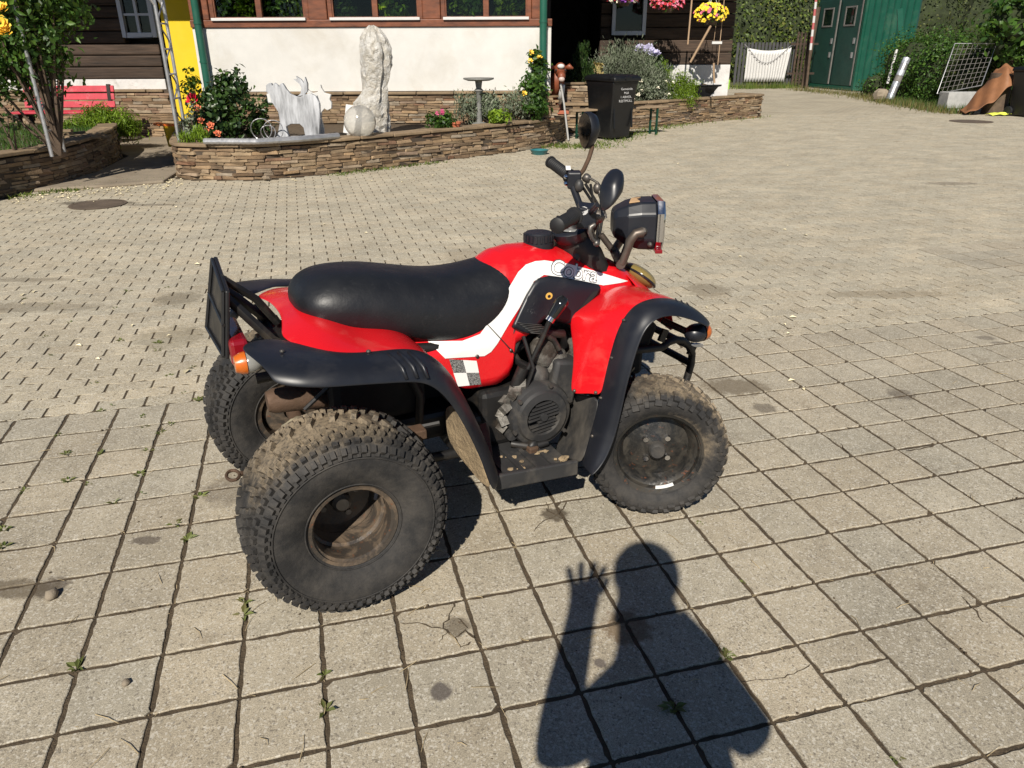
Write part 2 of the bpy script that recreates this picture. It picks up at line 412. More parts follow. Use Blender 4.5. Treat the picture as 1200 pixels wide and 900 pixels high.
MAT['block']=pavemat('block_concrete',(.378,.342,.264),(.402,.349,.257),.08,fine=.8,stains=[st(40,360,.5,(.10,.08,.055),.4,.2),st(30,328,.35,(.10,.08,.055),.4,.15),st(1040,345,.42,(.16,.125,.08),.4,.2),st(560,300,.3,(.2,.16,.11),.3),st(830,340,.15,(.15,.12,.08),.5),st(115,238,.42,(.05,.04,.03),.75,.3),st(175,240,.3,(.08,.06,.045),.5,.2),st(1115,215,.35,(.12,.10,.08),.5,.3),st(210,350,.15,(.12,.1,.07),.5),st(200,395,.2,(.13,.11,.07),.4)])
MAT['bed']=M('joint_soil',(.078,.056,.033),.97,var=.45,vs=18,bmp=.8,bs=160,dust=((.19,.145,.09),.6,60,.58,.70))
# far paving: too far off to tell the blocks apart
m,t,b=nodes('far_paving'); P=POS(t); mp=N(t,'ShaderNodeMapping'); mp.inputs['Rotation'].default_value=(0,0,-TH); t.links.new(P,mp.inputs[0])
bt=N(t,'ShaderNodeTexBrick'); bt.inputs['Scale'].default_value=1; bt.inputs['Brick Width'].default_value=.2; bt.inputs['Row Height'].default_value=.1; bt.inputs['Mortar Size'].default_value=.005
bt.inputs['Color1'].default_value=(.378,.342,.264,1); bt.inputs['Color2'].default_value=(.402,.349,.257,1); bt.inputs['Mortar'].default_value=(.14,.11,.07,1); t.links.new(mp.outputs[0],bt.inputs[0])
c=scalec(t,bt.outputs[0],mapr(t,noise(t,P,1.1,6,.6),.3,.7,.82,1.15)); t.links.new(c,b.inputs['Base Color']); b.inputs['Roughness'].default_value=.92
MAT['farpave']=m
MAT['earth']=M('earth',(.13,.10,.055),.95,var=.35,vs=.6,bmp=.5,bs=20,dust=((.06,.08,.02),.8,.8,.45,.6))
b=MB(); b.add([(-250,-250,-.02),(250,-250,-.02),(250,250,-.02),(-250,250,-.02)],[(0,1,2,3)]); tag(b.build('ground',MAT['earth']),kind='structure')
QUAD=[Vector(q) for q in ((-3.6,-.9,0),(3.6,-.9,0),(14.2,18.2,0),(-12.2,18.2,0))]
OUT=[Vector(q) for q in ((-9,-14,0),(12,-14,0),(17.5,33,0),(-16,26,0))]
b=MB(); b.add([q+Vector((0,0,-.003)) for q in QUAD+OUT],[(4,5,1,0),(5,6,2,1),(6,7,3,2),(7,4,0,3)])
tag(b.build('yard',MAT['farpave']),kind='structure')
# bed under the single pieces
def edgej(x): return None
BORD=[g2w(-30,-8),g2w(60,-8)]
bed=MB(); bed.add([q+Vector((0,0,-.0044)) for q in QUAD],[(0,1,2,3)]); 
slabroot=tag(bed.build('slab_paving',MAT['bed']),kind='structure')
bed2=MB(); far=[g2w(-80,-7.96),g2w(90,-7.96)]
bed2.add([Vector((q.x,q.y,-.0030)) for q in (far[0],far[1],g2w(90,-110),g2w(-80,-110))],[(0,1,2,3)])
# cut the block bed to the detailed quad
bm=bmesh.new(); bm.from_mesh(bed2.mesh('block_paving'))
for a_,c_ in zip(QUAD,QUAD[1:]+QUAD[:1]):
    d=(c_-a_).normalized(); n=Vector((d.y,-d.x,0))
    bmesh.ops.bisect_plane(bm,geom=bm.verts[:]+bm.edges[:]+bm.faces[:],plane_co=a_,plane_no=n,clear_outer=True)
me=bpy.data.meshes.new('block_paving'); bm.to_mesh(me); bm.free(); me.materials.append(MAT['bed'])
blockroot=tag(link('block_paving',me),kind='structure')
def inquad(p):
    return all((c_-a_).cross(Vector((p.x,p.y,0))-a_).z>0 for a_,c_ in zip(QUAD,QUAD[1:]+QUAD[:1]))
def piece(outline,depth=.022,bev=.0016,drop=.0014):
    """outline (ccw 2D) -> top, small chamfer, sides; origin at the top centre"""
    n=len(outline); O=np.array(outline); c=O.mean(0); I=O+(c-O)/np.linalg.norm(O-c,axis=1)[:,None]*bev*1.3
    V=[(x,y,0) for x,y in I]+[(x,y,-drop) for x,y in O]+[(x,y,-depth) for x,y in O]
    F=[tuple(range(n))]+[(i,n+i,n+(i+1)%n,(i+1)%n) for i in range(n)]+[(n+i,2*n+i,2*n+(i+1)%n,n+(i+1)%n) for i in range(n)]
    return V,F
def slab_outline(w,h,j=.0042,seg=9):
    P=[]
    for (x0,y0),(x1,y1) in zip([(-w/2,-h/2),(w/2,-h/2),(w/2,h/2),(-w/2,h/2)],[(w/2,-h/2),(w/2,h/2),(-w/2,h/2),(-w/2,-h/2)]):
        for k in range(seg):
            f=k/seg; q=np.array([x0+(x1-x0)*f,y0+(y1-y0)*f]); nrm=np.array([-(y1-y0),x1-x0]); nrm=nrm/np.linalg.norm(nrm)
            if k==0:
                e=random.uniform(.0015,.004) if random.random()<.85 else random.uniform(.006,.018); pv=np.array([x0,y0]); d1=np.array([x1-x0,y1-y0]); d1=d1/np.linalg.norm(d1); dprev=np.array([d1[1],-d1[0]])
                P.append(pv-dprev*e); P.append(pv+d1*e)
            else: P.append(q+nrm*random.uniform(0,j))
    return P
WA=.0065
def block_outline(l=.2,w=.1,g=.0035):
    # long edges run in a shallow wave, short edges are straight
    P=[]; a=l/2-.0046; hh=w/2-.0015
    xs=[-a+.005]+[x for x in (-.085,-.065,-.045,-.025,-.005,.015,.035,.055,.075) if abs(x)<a-.009]+[a-.005]
    tri=lambda t_: 1-4*abs((t_%1)-.5)
    f=lambda x: WA*max(-1,min(1,1.7*tri((x+.1)/.1+.08)))
    c_=.005
    P.append((-a,-hh+f(-a)+c_))
    for x in xs: P.append((x,-hh+f(x)+random.uniform(-.0005,.0005)))
    P.append((a,-hh+f(a)+c_)); P.append((a,hh+f(a)-c_))
    for x in reversed(xs): P.append((x,hh+f(x)+random.uniform(-.0005,.0005)))
    P.append((-a,hh+f(-a)-c_))
    return P
def tomesh(V,F,name,mat):
    me=bpy.data.meshes.new(name); me.from_pydata(V,[],F); me.materials.append(mat); return me
SV=[piece(slab_outline(.1915,.1935)) for _ in range(16)]
SHALF=[piece(slab_outline(.1915,.0965)) for _ in range(2)]
BV=[piece(block_outline(),.02,.0009,.0008) for _ in range(10)]; BH=[piece(block_outline(.1),.02,.0009,.0008) for _ in range(4)]
items=[]
for i in range(-22,26):
    for j in range(-8,13): 
        if (i,j)==(0,2): items+= [('h',i+.5,j+.25),('h',i+.5,j+.76)]
        else: items.append(('s',i+.5,j+.5))
for i in range(17,36):
    for j in range(-15,-11): items.append(('s',i+.5,j+.5))
def area(p):
    x,y,c=pix(p)
    if c<.3 or not(-40<x<1240 and -20<y<940): return 0
    return 1/c**3*(HC)
def spread(items,kinds,root,name,rest,thing_mat,rotz,lim=300):
    L=[]
    for it in items:
        p=it[1]; L.append((area(p),it))
    L.sort(key=lambda q:-q[0])
    cache={}
    for a_,it in L[:lim]:
        key=(it[0],random.randrange(len(kinds[it[0]])))
        if key not in cache: V,F=kinds[key[0]][key[1]]; cache[key]=tomesh(V,F,name,thing_mat)
        p=it[1]; o=link(name,cache[key],root,(p.x,p.y,random.gauss(0,.0007)),(random.gauss(0,.0035),random.gauss(0,.0035),rotz+random.gauss(0,.006)+(math.pi if random.random()<.5 else 0)))
    VV=[];FF=[];n0=0
    groups={}
    for a_,it in L[lim:]: groups.setdefault((it[0],random.randrange(len(kinds[it[0]]))),[]).append(it[1])
    Vs=[];Ls=[];LT=[];n0=0
    for (k,q),pts in groups.items():
        V,F=kinds[k][q]; V=np.array(V); K=len(pts)
        rz=rotz+rng.normal(0,.006,K)+np.pi*(rng.random(K)<.5); tx=rng.normal(0,.003,K); ty=rng.normal(0,.003,K); dz=rng.normal(0,.0005,K)
        X=V[None,:,0];Y=V[None,:,1];Z=V[None,:,2]+X*tx[:,None]+Y*ty[:,None]+dz[:,None]
        c_,s_=np.cos(rz)[:,None],np.sin(rz)[:,None]
        W=np.stack([X*c_-Y*s_+np.array([p.x for p in pts])[:,None],X*s_+Y*c_+np.array([p.y for p in pts])[:,None],Z],-1)
        fl=np.concatenate([np.array(f) for f in F]); lt=np.array([len(f) for f in F])
        Ls.append((fl[None]+(n0+np.arange(K)*len(V))[:,None]).reshape(-1)); LT.append(np.tile(lt,K)); Vs.append(W.reshape(-1,3)); n0+=K*len(V)
    if not Vs: return
    Vs=np.concatenate(Vs);Ls=np.concatenate(Ls).astype(np.int32);LT=np.concatenate(LT).astype(np.int32)
    me=bpy.data.meshes.new(rest); me.vertices.add(len(Vs)); me.vertices.foreach_set('co',Vs.reshape(-1).astype(np.float32))
    me.loops.add(len(Ls)); me.loops.foreach_set('vertex_index',Ls); me.polygons.add(len(LT)); me.polygons.foreach_set('loop_start',np.concatenate([[0],np.cumsum(LT)[:-1]]).astype(np.int32))
    me.update(calc_edges=True); me.shade_flat(); me.materials.append(thing_mat)
    tag(link(rest,me,root),kind='stuff')
items=[(k,g2w(i,j)) for k,i,j in items]; items=[q for q in items if inquad(q[1])]
spread(items,{'s':SV,'h':SHALF},slabroot,'slab','slabs',MAT['slab'],TH)
# blocks: rows along GB beyond the border line
CPATH=smooth_path([(-5.1,12.3),(-4.2,9.75),(-4.02,9.3),(-3.6,9.22),(-3.0,9.16),(-2.13,9.69),(-1.16,10.66),(-.2,11.5),(.55,12.3),(.92,13.2),(.95,13.9)],2)
LPATH=smooth_path([(-5.48,6.3),(-5.40,8.0),(-5.19,8.6),(-5.15,9.1),(-5.21,9.64),(-5.64,11.43),(-6.1,12.0),(-7.2,12.3)],2)
RPATH=smooth_path([(1.15,14.35),(1.9,14.75),(2.66,15.26),(4.1,16.46),(5.45,17.43),(5.55,17.7),(5.2,18.2)],2)
def left_of(path,p,mrg=.05):
    for a_,c_ in zip(path,path[1:]):
        d=(c_-a_); s_=(p-a_).dot(d)/d.length_squared
        if -.3<s_<1.3 and d.cross(p-a_).z>-mrg*d.length and (p-a_-d*s_).length<2.2: return True
    return False
import bisect
bl=[]; org=g2w(0,-8); org=org-GA*.0012
for r_ in range(0,190):
    for k in range(-80,110):
        p=org+GB*(k*.2+(.1 if r_%2 else 0))-GA*(.05+r_*.1)
        if not inquad(p): continue
        gi=(p-G0).dot(GB)/S; gj=(p-G0).dot(GA)/SJ
        x,y,c=pix(p)
        if x<-260 or x>1460: continue
        if p.y>18.2: continue
        if p.y>9.6 and (p.x<-4.6 ): continue
        if gi>16.75 and -15.03<gj<-10.97:
            if gi<17.2: bl.append(('h',p-GB*.05))
            continue
        bl.append(('b',p))
bl=[q for q in bl if not(q[1].y>8 and q[1].x<2 and left_of(CPATH,q[1])) and not(q[1].y<12.5 and q[1].x<-4.5 and left_of(LPATH,q[1]))]
spread(bl,{'b':BV,'h':BH},blockroot,'paving_block','paving_blocks',MAT['block'],TH)
# concrete path between the two planters
b=MB(); PL=[(-5.3,8.4),(-4.6,8.66),(-4.05,8.98),(-4.25,10.2),(-4.85,12.4),(-5.2,14.0),(-7.6,14.0),(-6.4,12.4),(-5.5,11.2),(-5.2,9.7)]
b.prism([(x,y,-.01) for x,y in PL],(0,0,.045)); tag(b.build('path',MAT['concrete'],bevel=.02),kind='structure')
# ================================================================ PLANTER WALLS
def planter(label,path,z1,fill,cop=True,skip=0,**kw):
    e=empty('planter_wall',path[len(path)//2],0,label,'stone wall')
    inv=[q-e.location for q in path]
    band(inv,.012,.20,-.02,z1-.02).build('mortar_core',MAT['core'],e)
    lay_stones(e,inv[skip:],.0,z1,ch=(.024,.05),ln=(.09,.36),**kw)
    if cop: coping(e,inv,z1)
    return e
planter('curved dry stone planter wall in front of the white house wall, topped with brown coping',CPATH,.375,None,skip=[k for k,q in enumerate(CPATH) if q.y<10.6][0])
planter('shaded dry stone planter wall left of the concrete path',LPATH,.40,None)
planter('low dry stone wall behind the wheelie bin, curving right to the driveway',RPATH,.44,None)
def soil(name,poly,z): 
    b=MB(); b.add([(x,y,z) for x,y in poly],[tuple(range(len(poly)))]); return tag(b.build(name,MAT['soil']),kind='structure')
soil('planter_soil',[(q.x-.02*0,q.y+.06) for q in CPATH]+[(.95,14.4),(-5.1,14.4)],.345)
soil('planter_soil',[(q.x-.06,q.y) for q in LPATH]+[(-9,12.5),(-9,6.4)],.37)
soil('planter_soil',[(q.x-.03,q.y+.08) for q in RPATH]+[(4.9,18.6),(.9,17.0),(.9,14.6)],.40)
# terraced stone steps beside the calf
def steppiece(x0,x1,Y,z0,z1,label):
    e=empty('garden_step_wall',((x0+x1)/2,Y,z0),0,label,'stone wall')
    P=[Vector((x0-(x0+x1)/2,0,0)),Vector(((x1-x0)*.05,.02,0)),Vector((x1-(x0+x1)/2,.05,0))]
    band(P,.012,.3,-.05,z1-z0-.02).build('mortar_core',MAT['core'],e); lay_stones(e,P,0,z1-z0); coping(e,P,z1-z0,width=.34)
steppiece(.86,2.1,14.85,.40,.80,'upper terrace stone wall behind the wheelie bin and the calf figure')
steppiece(.95,1.9,14.25,.10,.47,'lower stone step between the calf figure and the wheelie bin')
# ================================================================ FARMHOUSE
HY=12.5; RY=17.0; XL=atY(703,50,RY).x
house=empty('farmhouse',(-2,14,0),0,'white farmhouse front with red brown window timber and dark log walls on both sides','house')
hl=house.location
def hb(name,c,sz,mat,par=None,**kw):
    par=par or house
    b=MB(); o=par
    off=Vector((0,0,0)); q=par
    while q is not None: off+=q.location; q=q.parent
    b.box(Vector(c)-off,sz); return b.build(name,mat,par,**kw)
X0=atY(227,45,HY).x; X1=atY(645,105,HY).x
ZW=atY(440,107,HY).z; ZT=atY(440,31.5,HY).z
wall=hb('plaster_wall',((X0+X1)/2,HY+.12,(ZW+ZT)/2),(X1-X0,.24,ZT-ZW),MAT['plaster'],bevel=.006)
# stone plinth
pl=empty('stone_plinth',(0,0,0)); pl.parent=house
PP=[Vector((X0-.02,HY-.10,0))-hl,Vector(((X0+X1)/2,HY-.10,0))-hl,Vector((X1+.02,HY-.10,0))-hl]
for q in PP: q.z=0
hb('mortar_core',((X0+X1)/2,HY+.1,.3+(ZW-.3)/2-.03),(X1-X0,.36,ZW-.3-.04),MAT['core'],pl)
lay_stones(pl,PP,.36,ZW-.045,ch=(.03,.044),ln=(.09,.30),thick=.1)
coping(pl,PP,ZW-.045,width=.3,th=.04,over=.02)
# timber frame and windows
TZ1=2.75
hb('bottom_beam',((X0+X1)/2,HY+.10,ZT+.05),(X1-X0+.02,.26,.1),MAT['redwood'],bevel=.008)
def xs(px,Y=HY-.02): return atY(px,15,Y).x
wins=[(248,357),(387,491),(520,619)]
ZS=atY(440,22.5,HY).z
posts=[(X0+.002,xs(244)),(xs(361),xs(383)),(xs(495),xs(516)),(xs(623),xs(637))]
for a_,c_ in posts: hb('timber_post',((a_+c_)/2,HY+.11,(ZT+.1+TZ1)/2),(c_-a_,.26,TZ1-ZT-.1),MAT['redwood'],bevel=.012)
hb('top_beam',((X0+X1)/2,HY+.10,TZ1+.08),(X1-X0,.28,.16),MAT['redwood'],bevel=.01)
FR=rad
for a_,c_ in wins:
    xa,xb=xs(a_),xs(c_); cx=(xa+xb)/2
    w=MB(); zb=ZT+.1
    # frame of four members and a mullion
    f_=.05
    for (cc,ss) in (((xa-f_*.3,HY+.07,(zb+TZ1)/2),(f_*1.3,.1,TZ1-zb)),((xb+f_*.3,HY+.07,(zb+TZ1)/2),(f_*1.3,.1,TZ1-zb)),((cx,HY+.06,(zb+TZ1)/2),(.085,.09,TZ1-zb-.004)),((cx,HY+.08,zb+.02),(xb-xa-f_*.7,.1,.04)),((cx,HY+.08,TZ1-.03),(xb-xa-f_*.7,.1,.058))):
        w.box(Vector(cc)-hl,ss)
    wo=w.build('window',MAT['redwood'],house,bevel=.006)
    s_=MB(); s_.box(Vector((cx,HY-.0,ZS+.004))-hl,(xb-xa+.02,.13,.038)); s_.build('sill',MAT['white'],wo,bevel=.004)
    for sx in (-1,1):
        x_=(xa+cx)/2 if sx<0 else (xb+cx)/2; wd=(xb-xa)/2-.07
        g=MB(); g.box(Vector((x_,HY+.075,(ZS+.03+TZ1-.06)/2))-hl,(wd,.006,TZ1-.09-ZS)); g.build('pane',MAT['glass'],wo)
        for dx in (-1,1):
            g=MB(); g.box(Vector((x_+dx*(wd/2+.008),HY+.06,(ZS+TZ1)/2))-hl,(.022,.05,TZ1-ZS-.06)); g.build('casement_stile',MAT['redwood'],wo,bevel=.003)
# dark rooms behind the glass and above
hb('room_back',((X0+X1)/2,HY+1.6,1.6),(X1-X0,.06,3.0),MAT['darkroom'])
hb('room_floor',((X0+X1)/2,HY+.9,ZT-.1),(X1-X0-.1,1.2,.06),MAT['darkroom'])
# side walls of the porch
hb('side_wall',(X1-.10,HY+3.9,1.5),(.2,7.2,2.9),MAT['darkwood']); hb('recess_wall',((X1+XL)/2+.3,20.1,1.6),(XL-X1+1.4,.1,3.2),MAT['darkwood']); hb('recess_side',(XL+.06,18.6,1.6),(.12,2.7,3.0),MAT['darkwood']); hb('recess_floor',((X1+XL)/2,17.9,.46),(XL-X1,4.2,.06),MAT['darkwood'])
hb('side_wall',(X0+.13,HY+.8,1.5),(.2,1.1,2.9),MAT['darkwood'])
# drainpipes
for k,(pa,pb,zb_) in enumerate([((232,40),(240,88),.45),((634,20),(640,100),.62)]):
    x_=atY(*pb,HY-.09).x if k==0 else atY(*pb,HY-.09).x
    x_=atY((234.5,636.5)[k],45,HY-.09).x
    d=MB(); d.tube([Vector((x_,HY-.085,zb_))-hl,Vector((x_,HY-.085,2.9))-hl],.056,14); 
    o=d.build('drainpipe',MAT['greenmetal'],house,smooth=40)
    for zc in (1.25,1.78):
        d=MB(); d.tube([Vector((x_,HY-.085,zc-.015))-hl,Vector((x_,HY-.085,zc+.015))-hl],.063,14); d.build('pipe_clip',MAT['greenmetal'],o,smooth=40)
# yellow column left of the white wall
YC=13.55
xa,xb=atY(188,20,YC).x,atY(236,20,YC).x
hb('yellow_pier',((xa+xb)/2,YC+.15,1.6),(xb-xa,.3,2.6),MAT['yellow'],bevel=.01)
# log walls
def logwall(xa,xb,Y,zf0,zf1,hole,dz=.2):
    hb('foundation',((xa+xb)/2,Y+.16,(zf0+zf1)/2),(xb-xa,.3,zf1-zf0),MAT['whitefound'],bevel=.01)
    z=zf1
    while z<2.9:
        h=dz*random.uniform(.9,1.1)
        segs=[(xa,xb)]
        if hole and z+h>hole[2]+.02: segs=[(xa,hole[0]),(hole[1],xb)]
        for s0,s1 in segs:
            if s1-s0>.05: hb('log',((s0+s1)/2,Y+.13+random.uniform(-.012,.012),z+h/2),(s1-s0,.24,h-.012),MAT['logwood'],bevel=.022)
        z+=h
    hb('wall_backing',((xa+xb)/2,Y+.34,1.7),(xb-xa,.1,2.6),MAT['darkwood'])
def smallwin(xa,xb,z0,Y,frm,mull):
    z1=2.6; cx=(xa+xb)/2; w=MB(); t_=.075
    for cc,ss in (((xa+t_/2,Y,(z0+z1)/2),(t_,.09,z1-z0)),((xb-t_/2,Y,(z0+z1)/2),(t_,.09,z1-z0)),((cx,Y,z0+t_/2),(xb-xa-2*t_,.09,t_)),((cx,Y,z1-t_/2),(xb-xa-2*t_,.09,t_))): w.box(Vector(cc)-hl,ss)
    wo=w.build('window',frm,house,bevel=.006)
    g=MB(); g.box(Vector((cx,Y+.02,(z0+z1)/2))-hl,(xb-xa-2*t_,.006,z1-z0-2*t_)); g.build('pane',MAT['glass'],wo)
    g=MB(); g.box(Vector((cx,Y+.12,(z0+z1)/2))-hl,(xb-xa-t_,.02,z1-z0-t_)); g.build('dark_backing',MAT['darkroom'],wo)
    if mull:
        g=MB(); g.box(Vector((cx,Y-.005,(z0+z1)/2))-hl,(.045,.05,z1-z0-2*t_)); g.build('mullion',frm,wo)
        zc=atY(160,17,Y).z
        for x_ in ((xa+t_+cx-.0225)/2,(xb-t_+cx+.0225)/2):
            g=MB(); g.box(Vector((x_,Y-.005,zc))-hl,((xb-xa)/2-t_-.0225,.045,.035)); g.build('glazing_bar',frm,wo)
LY=13.95
xw0,xw1=atY(141,20,LY).x,atY(182,20,LY).x; zw=atY(160,44,LY).z
logwall(-9.5,atY(187,60,LY).x,LY,.2,atY(120,93,LY).z,(xw0,xw1,zw))
smallwin(xw0,xw1,zw,LY-.02,MAT['greyframe'],True)
# stone base under the left log wall
pl2=empty('stone_plinth'); pl2.parent=house
zz=atY(160,105,LY-.2).z; P=[Vector((x,LY-.2,0))-hl for x in (-9.4,-7.5,atY(190,100,LY-.2).x)]
for q in P: q.z=0
hb('mortar_core',(-7.6,LY+.0,zz/2),(3.7,.34,zz-.03),MAT['core'],pl2); lay_stones(pl2,P,.0,zz-.04,ch=(.035,.055),ln=(.12,.35),thick=.1); coping(pl2,P,zz-.045,width=.3,over=.02)
RY=17.0
xw0,xw1=atY(717,20,RY).x,atY(757,20,RY).x; zw=atY(735,41,RY).z
XR=atY(858,60,RY).x; XL=atY(703,50,RY).x
logwall(XL,XR,RY,.3,atY(800,76,RY).z,(xw0,xw1,zw),.24)
smallwin(xw0,xw1,zw,RY-.02,MAT['greyframe'],False)
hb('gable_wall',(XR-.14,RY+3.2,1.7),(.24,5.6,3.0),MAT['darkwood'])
# roofs: deep eaves over the log walls, built of sheathing and tile courses
def roof(xa,xb,ye,ze,yr,zr):
    d=Vector((0,yr-ye,zr-ze)); L=d.length; d.normalize(); up=Vector((0,-d.z,d.y))
    rf=MB(); rf.prism([Vector((xa,ye,ze))-hl,Vector((xb,ye,ze))-hl,Vector((xb,yr,zr))-hl,Vector((xa,yr,zr))-hl],up*.06); ro=rf.build('roof',MAT['darkwood'],house)
    k=0
    while k*.34<L:
        c_=Vector((xa,ye,ze))+d*(k*.34)+up*.075
        t_=MB(); t_.prism([c_-hl,c_+Vector((xb-xa,0,0))-hl,c_+Vector((xb-xa,0,0))+d*.36+up*.0-hl,c_+d*.36-hl],up*.03); t_.build('tile_course',MAT['tile'],ro); k+=1
    for x_ in np.arange(xa+.3,xb,.8):
        t_=MB(); t_.prism([Vector((x_,ye+.9,ze-.14+.9*d.z/d.y))-hl,Vector((x_+.1,ye+.9,ze-.14+.9*d.z/d.y))-hl,Vector((x_+.1,ye+2.5,ze-.14+2.5*d.z/d.y))-hl,Vector((x_,ye+2.5,ze-.14+2.5*d.z/d.y))-hl],up*.135); t_.build('rafter',MAT['darkwood'],ro)
ZE=2.80
roof(-10,X0+.05,12.42,ZE,17.5,ZE+2.6)
roof(X0+.06,X1+.15,12.25,ZE+.32,17.5,ZE+3.0)
roof(X1+.17,XR+.5,15.55,ZE,20.5,ZE+2.6)
# porch roof over the dark recess, dark back wall
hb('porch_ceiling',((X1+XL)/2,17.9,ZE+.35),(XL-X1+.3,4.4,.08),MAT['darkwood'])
# plants on the sill inside
for k,px in enumerate((268,285,330,345,405,450,470,540,555,590,605)):
    q=atY(px,16,HY+.22); 
    plant('house_plant','%s house plant behind the %s window, %s'%(('broad green','small green','tall leafy','pale green')[k%4],'left' if px<370 else 'middle' if px<500 else 'right','close to the left jamb' if px in (268,405,540) else 'close to its mullion' if px in (285,330,450,555) else 'in the right half'),'plant',(GREEN,YGREEN)[k%2],(q.x,q.y,ZT-.06),[(q.x,q.y,ZS+.14+random.uniform(-.03,.05),.19,.10,.24)],190,.08,group='house plants behind the windows',r=.006)
MAT['iron']=M('dull_iron',(.16,.15,.14),.7,var=.3)
# ================================================================ GREEN SHED
shedo=empty('green_shed',(12.2,28.6,0),0,'dark green metal shed with two doors and a bright ribbed side wall','shed')
SH=3.45; A=Vector((11.75,27.7,0)); D1=Vector((-.42,3.2,0)); D2=Vector((2.0,.30,0)); ol=shedo.location
MAT['shedgreen']=M('shed_green',(.004,.066,.040),.45,var=.15,vs=2,dust=((.08,.12,.08),.3,2,.5,.7))
MAT['sheddark']=M('shed_door_green',(.010,.045,.036),.5,var=.2,vs=2)
def S3(u,v,z): return A+D1*u+D2*v+Vector((0,0,z))-ol
b=MB(); b.prism([S3(.01,.012,.12),S3(.01,.985,.12),S3(.99,.985,.12),S3(.99,.012,.12)],(0,0,SH-.3)); b.build('shed_body',MAT['sheddark'],shedo)
for k in range(8):  # ribs of the side wall
    v0=.03+k*.117; bb=MB(); bb.prism([S3(.008,v0,.16),S3(.008,v0+.108,.16),S3(-.006,v0+.092,.16),S3(-.006,v0+.016,.16)],(0,0,SH-.45)); bb.build('wall_rib',MAT['shedgreen'],shedo)
for nm,u0,u1,v0,v1,z0,z1 in (('bottom_rail',-.02,1.02,-.02,1.02,.02,.14),('roof_rail',-.025,1.025,-.03,1.03,SH-.28,SH)):
    b=MB(); b.prism([S3(u0,v0,z0),S3(u0,v1,z0),S3(u1,v1,z0),S3(u1,v0,z0)],(0,0,z1-z0)); b.build(nm,MAT['shedgreen'],shedo,bevel=.01)
b=MB()
b.prism([S3(-.015,-.02,.14),S3(-.015,.02,.14),S3(.025,.02,.14),S3(.025,-.02,.14)],(0,0,SH-.42)); b.build('corner_post',MAT['shedgreen'],shedo)
for u0,u1 in ((.07,.46),(.53,.92)):
    b=MB(); b.prism([S3(u0,-.012,.16),S3(u0,.012,.16),S3(u1,.012,.16),S3(u1,-.012,.16)],(0,0,2.75)); d=b.build('door',MAT['sheddark'],shedo,bevel=.008)
    um=(u0+u1)/2
    for a0,a1,z0,z1 in ((um-.11,um+.11,2.05,2.10),(um-.11,um+.11,2.62,2.67),(um-.11,um-.09,2.10,2.62),(um+.09,um+.11,2.10,2.62)):
        b=MB(); b.prism([S3(a0,-.02,z0),S3(a0,.0,z0),S3(a1,.0,z0),S3(a1,-.02,z0)],(0,0,z1-z0)); b.build('pane_frame',MAT['iron'],d)
    b=MB(); b.prism([S3(um-.09,-.0135,2.1),S3(um-.09,.005,2.1),S3(um+.09,.005,2.1),S3(um+.09,-.0135,2.1)],(0,0,.52)); b.build('pane',MAT['glass'],d)
    for z0 in (1.05,1.5):
        b=MB(); b.prism([S3(u0+.03,-.025,z0),S3(u0+.03,0,z0),S3(u0+.06,0,z0),S3(u0+.06,-.025,z0)],(0,0,.18)); b.build('handle',MAT['metal'],d)
    b=MB(); b.prism([S3(u0-.022,-.016,.18),S3(u0-.022,0,.18),S3(u0-.004,0,.18),S3(u0-.004,-.016,.18)],(0,0,2.7)); b.build('seal_strip',MAT['iron'],d)
# ================================================================ GATE, FENCE, STRIPED POLE
gate=empty('yard_gate',(9.5,30.4,0),0,'grey slat yard gate with a pale ribbed sheet hung over it','gate'); gl=gate.location
GY=30.4
def gx(px): return atY(px,80,GY).x
zt=atY(890,50,GY).z
for zc in (.25,zt-.1):
    b=MB(); b.box(Vector(((gx(862)+gx(930))/2,GY+.03,zc))-gl,(gx(930)-gx(862),.05,.07)); b.build('rail',MAT['darkwood'],gate)
for k,x in enumerate(np.linspace(gx(862),gx(928),17)):
    b=MB(); b.box(Vector((x,GY-.012,zt/2+.06))-gl,(.085,.025,zt-.1)); b.build('slat',M('gate_slat_paint',(.05,.05,.052),.6,var=.2) if k==0 else bpy.data.materials['gate_slat_paint'],gate)
P=[]
for k in range(61):
    f=k/60; x=gx(872)+(gx(922)-gx(872))*f; yy=GY-.09-.07*(1 if (k%4)<2 else 0); sag=.10*math.sin(math.pi*f)
    P.append([Vector((x-.14*(1-g)*(1-f)*0+(.02-.30*g*0)*f-(.25*(1-g))*max(0,f-.55)*1.2,yy,.22+(zt-.17-sag*g-.22)*g))-gl for g in np.linspace(0,1,8)])
b=MB(); b.grid(P); b.build('hung_sheet',MAT['white'],gate,solid=.006,smooth=30)
b=MB(); b.tube([Vector((gx(868)+(gx(925)-gx(868))*f,GY-.16,zt-.05-.75*math.sin(math.pi*f)**1.3*(1-.3*f)))-gl for f in np.linspace(0,1,14)],.014,6); b.build('fold_shadow_line',MAT['metal'],gate)  # added tube, stands in for the shadow line along the sheet's fold
fe=empty('lattice_fence',(10.9,30.2,0),0,'brown weathered paling fence between the gate and the green shed','fence'); fl=fe.location
for k,px in enumerate((929,933,937,941,945)):
    q=atY(px,90,30.2); b=MB(); b.box(Vector((q.x,30.2,1.0))-fl,(.07,.03,1.75+.1*random.random())); b.build('paling',MAT['logwood'],fe)
for z in (.5,1.5):
    b=MB(); b.box(Vector((gx(937),30.23,z))-fl,(1.0,.04,.07)); b.build('rail',MAT['logwood'],fe)
b=MB(); b.tube([Vector((gx(941),30.1,-.05))-fl,Vector((gx(945),30.1,2.7))-fl],.09,8); b.build('post',MAT['bark'],fe)
MAT['redpaint']=M('red_paint',(.42,.11,.11),.5,var=.1)
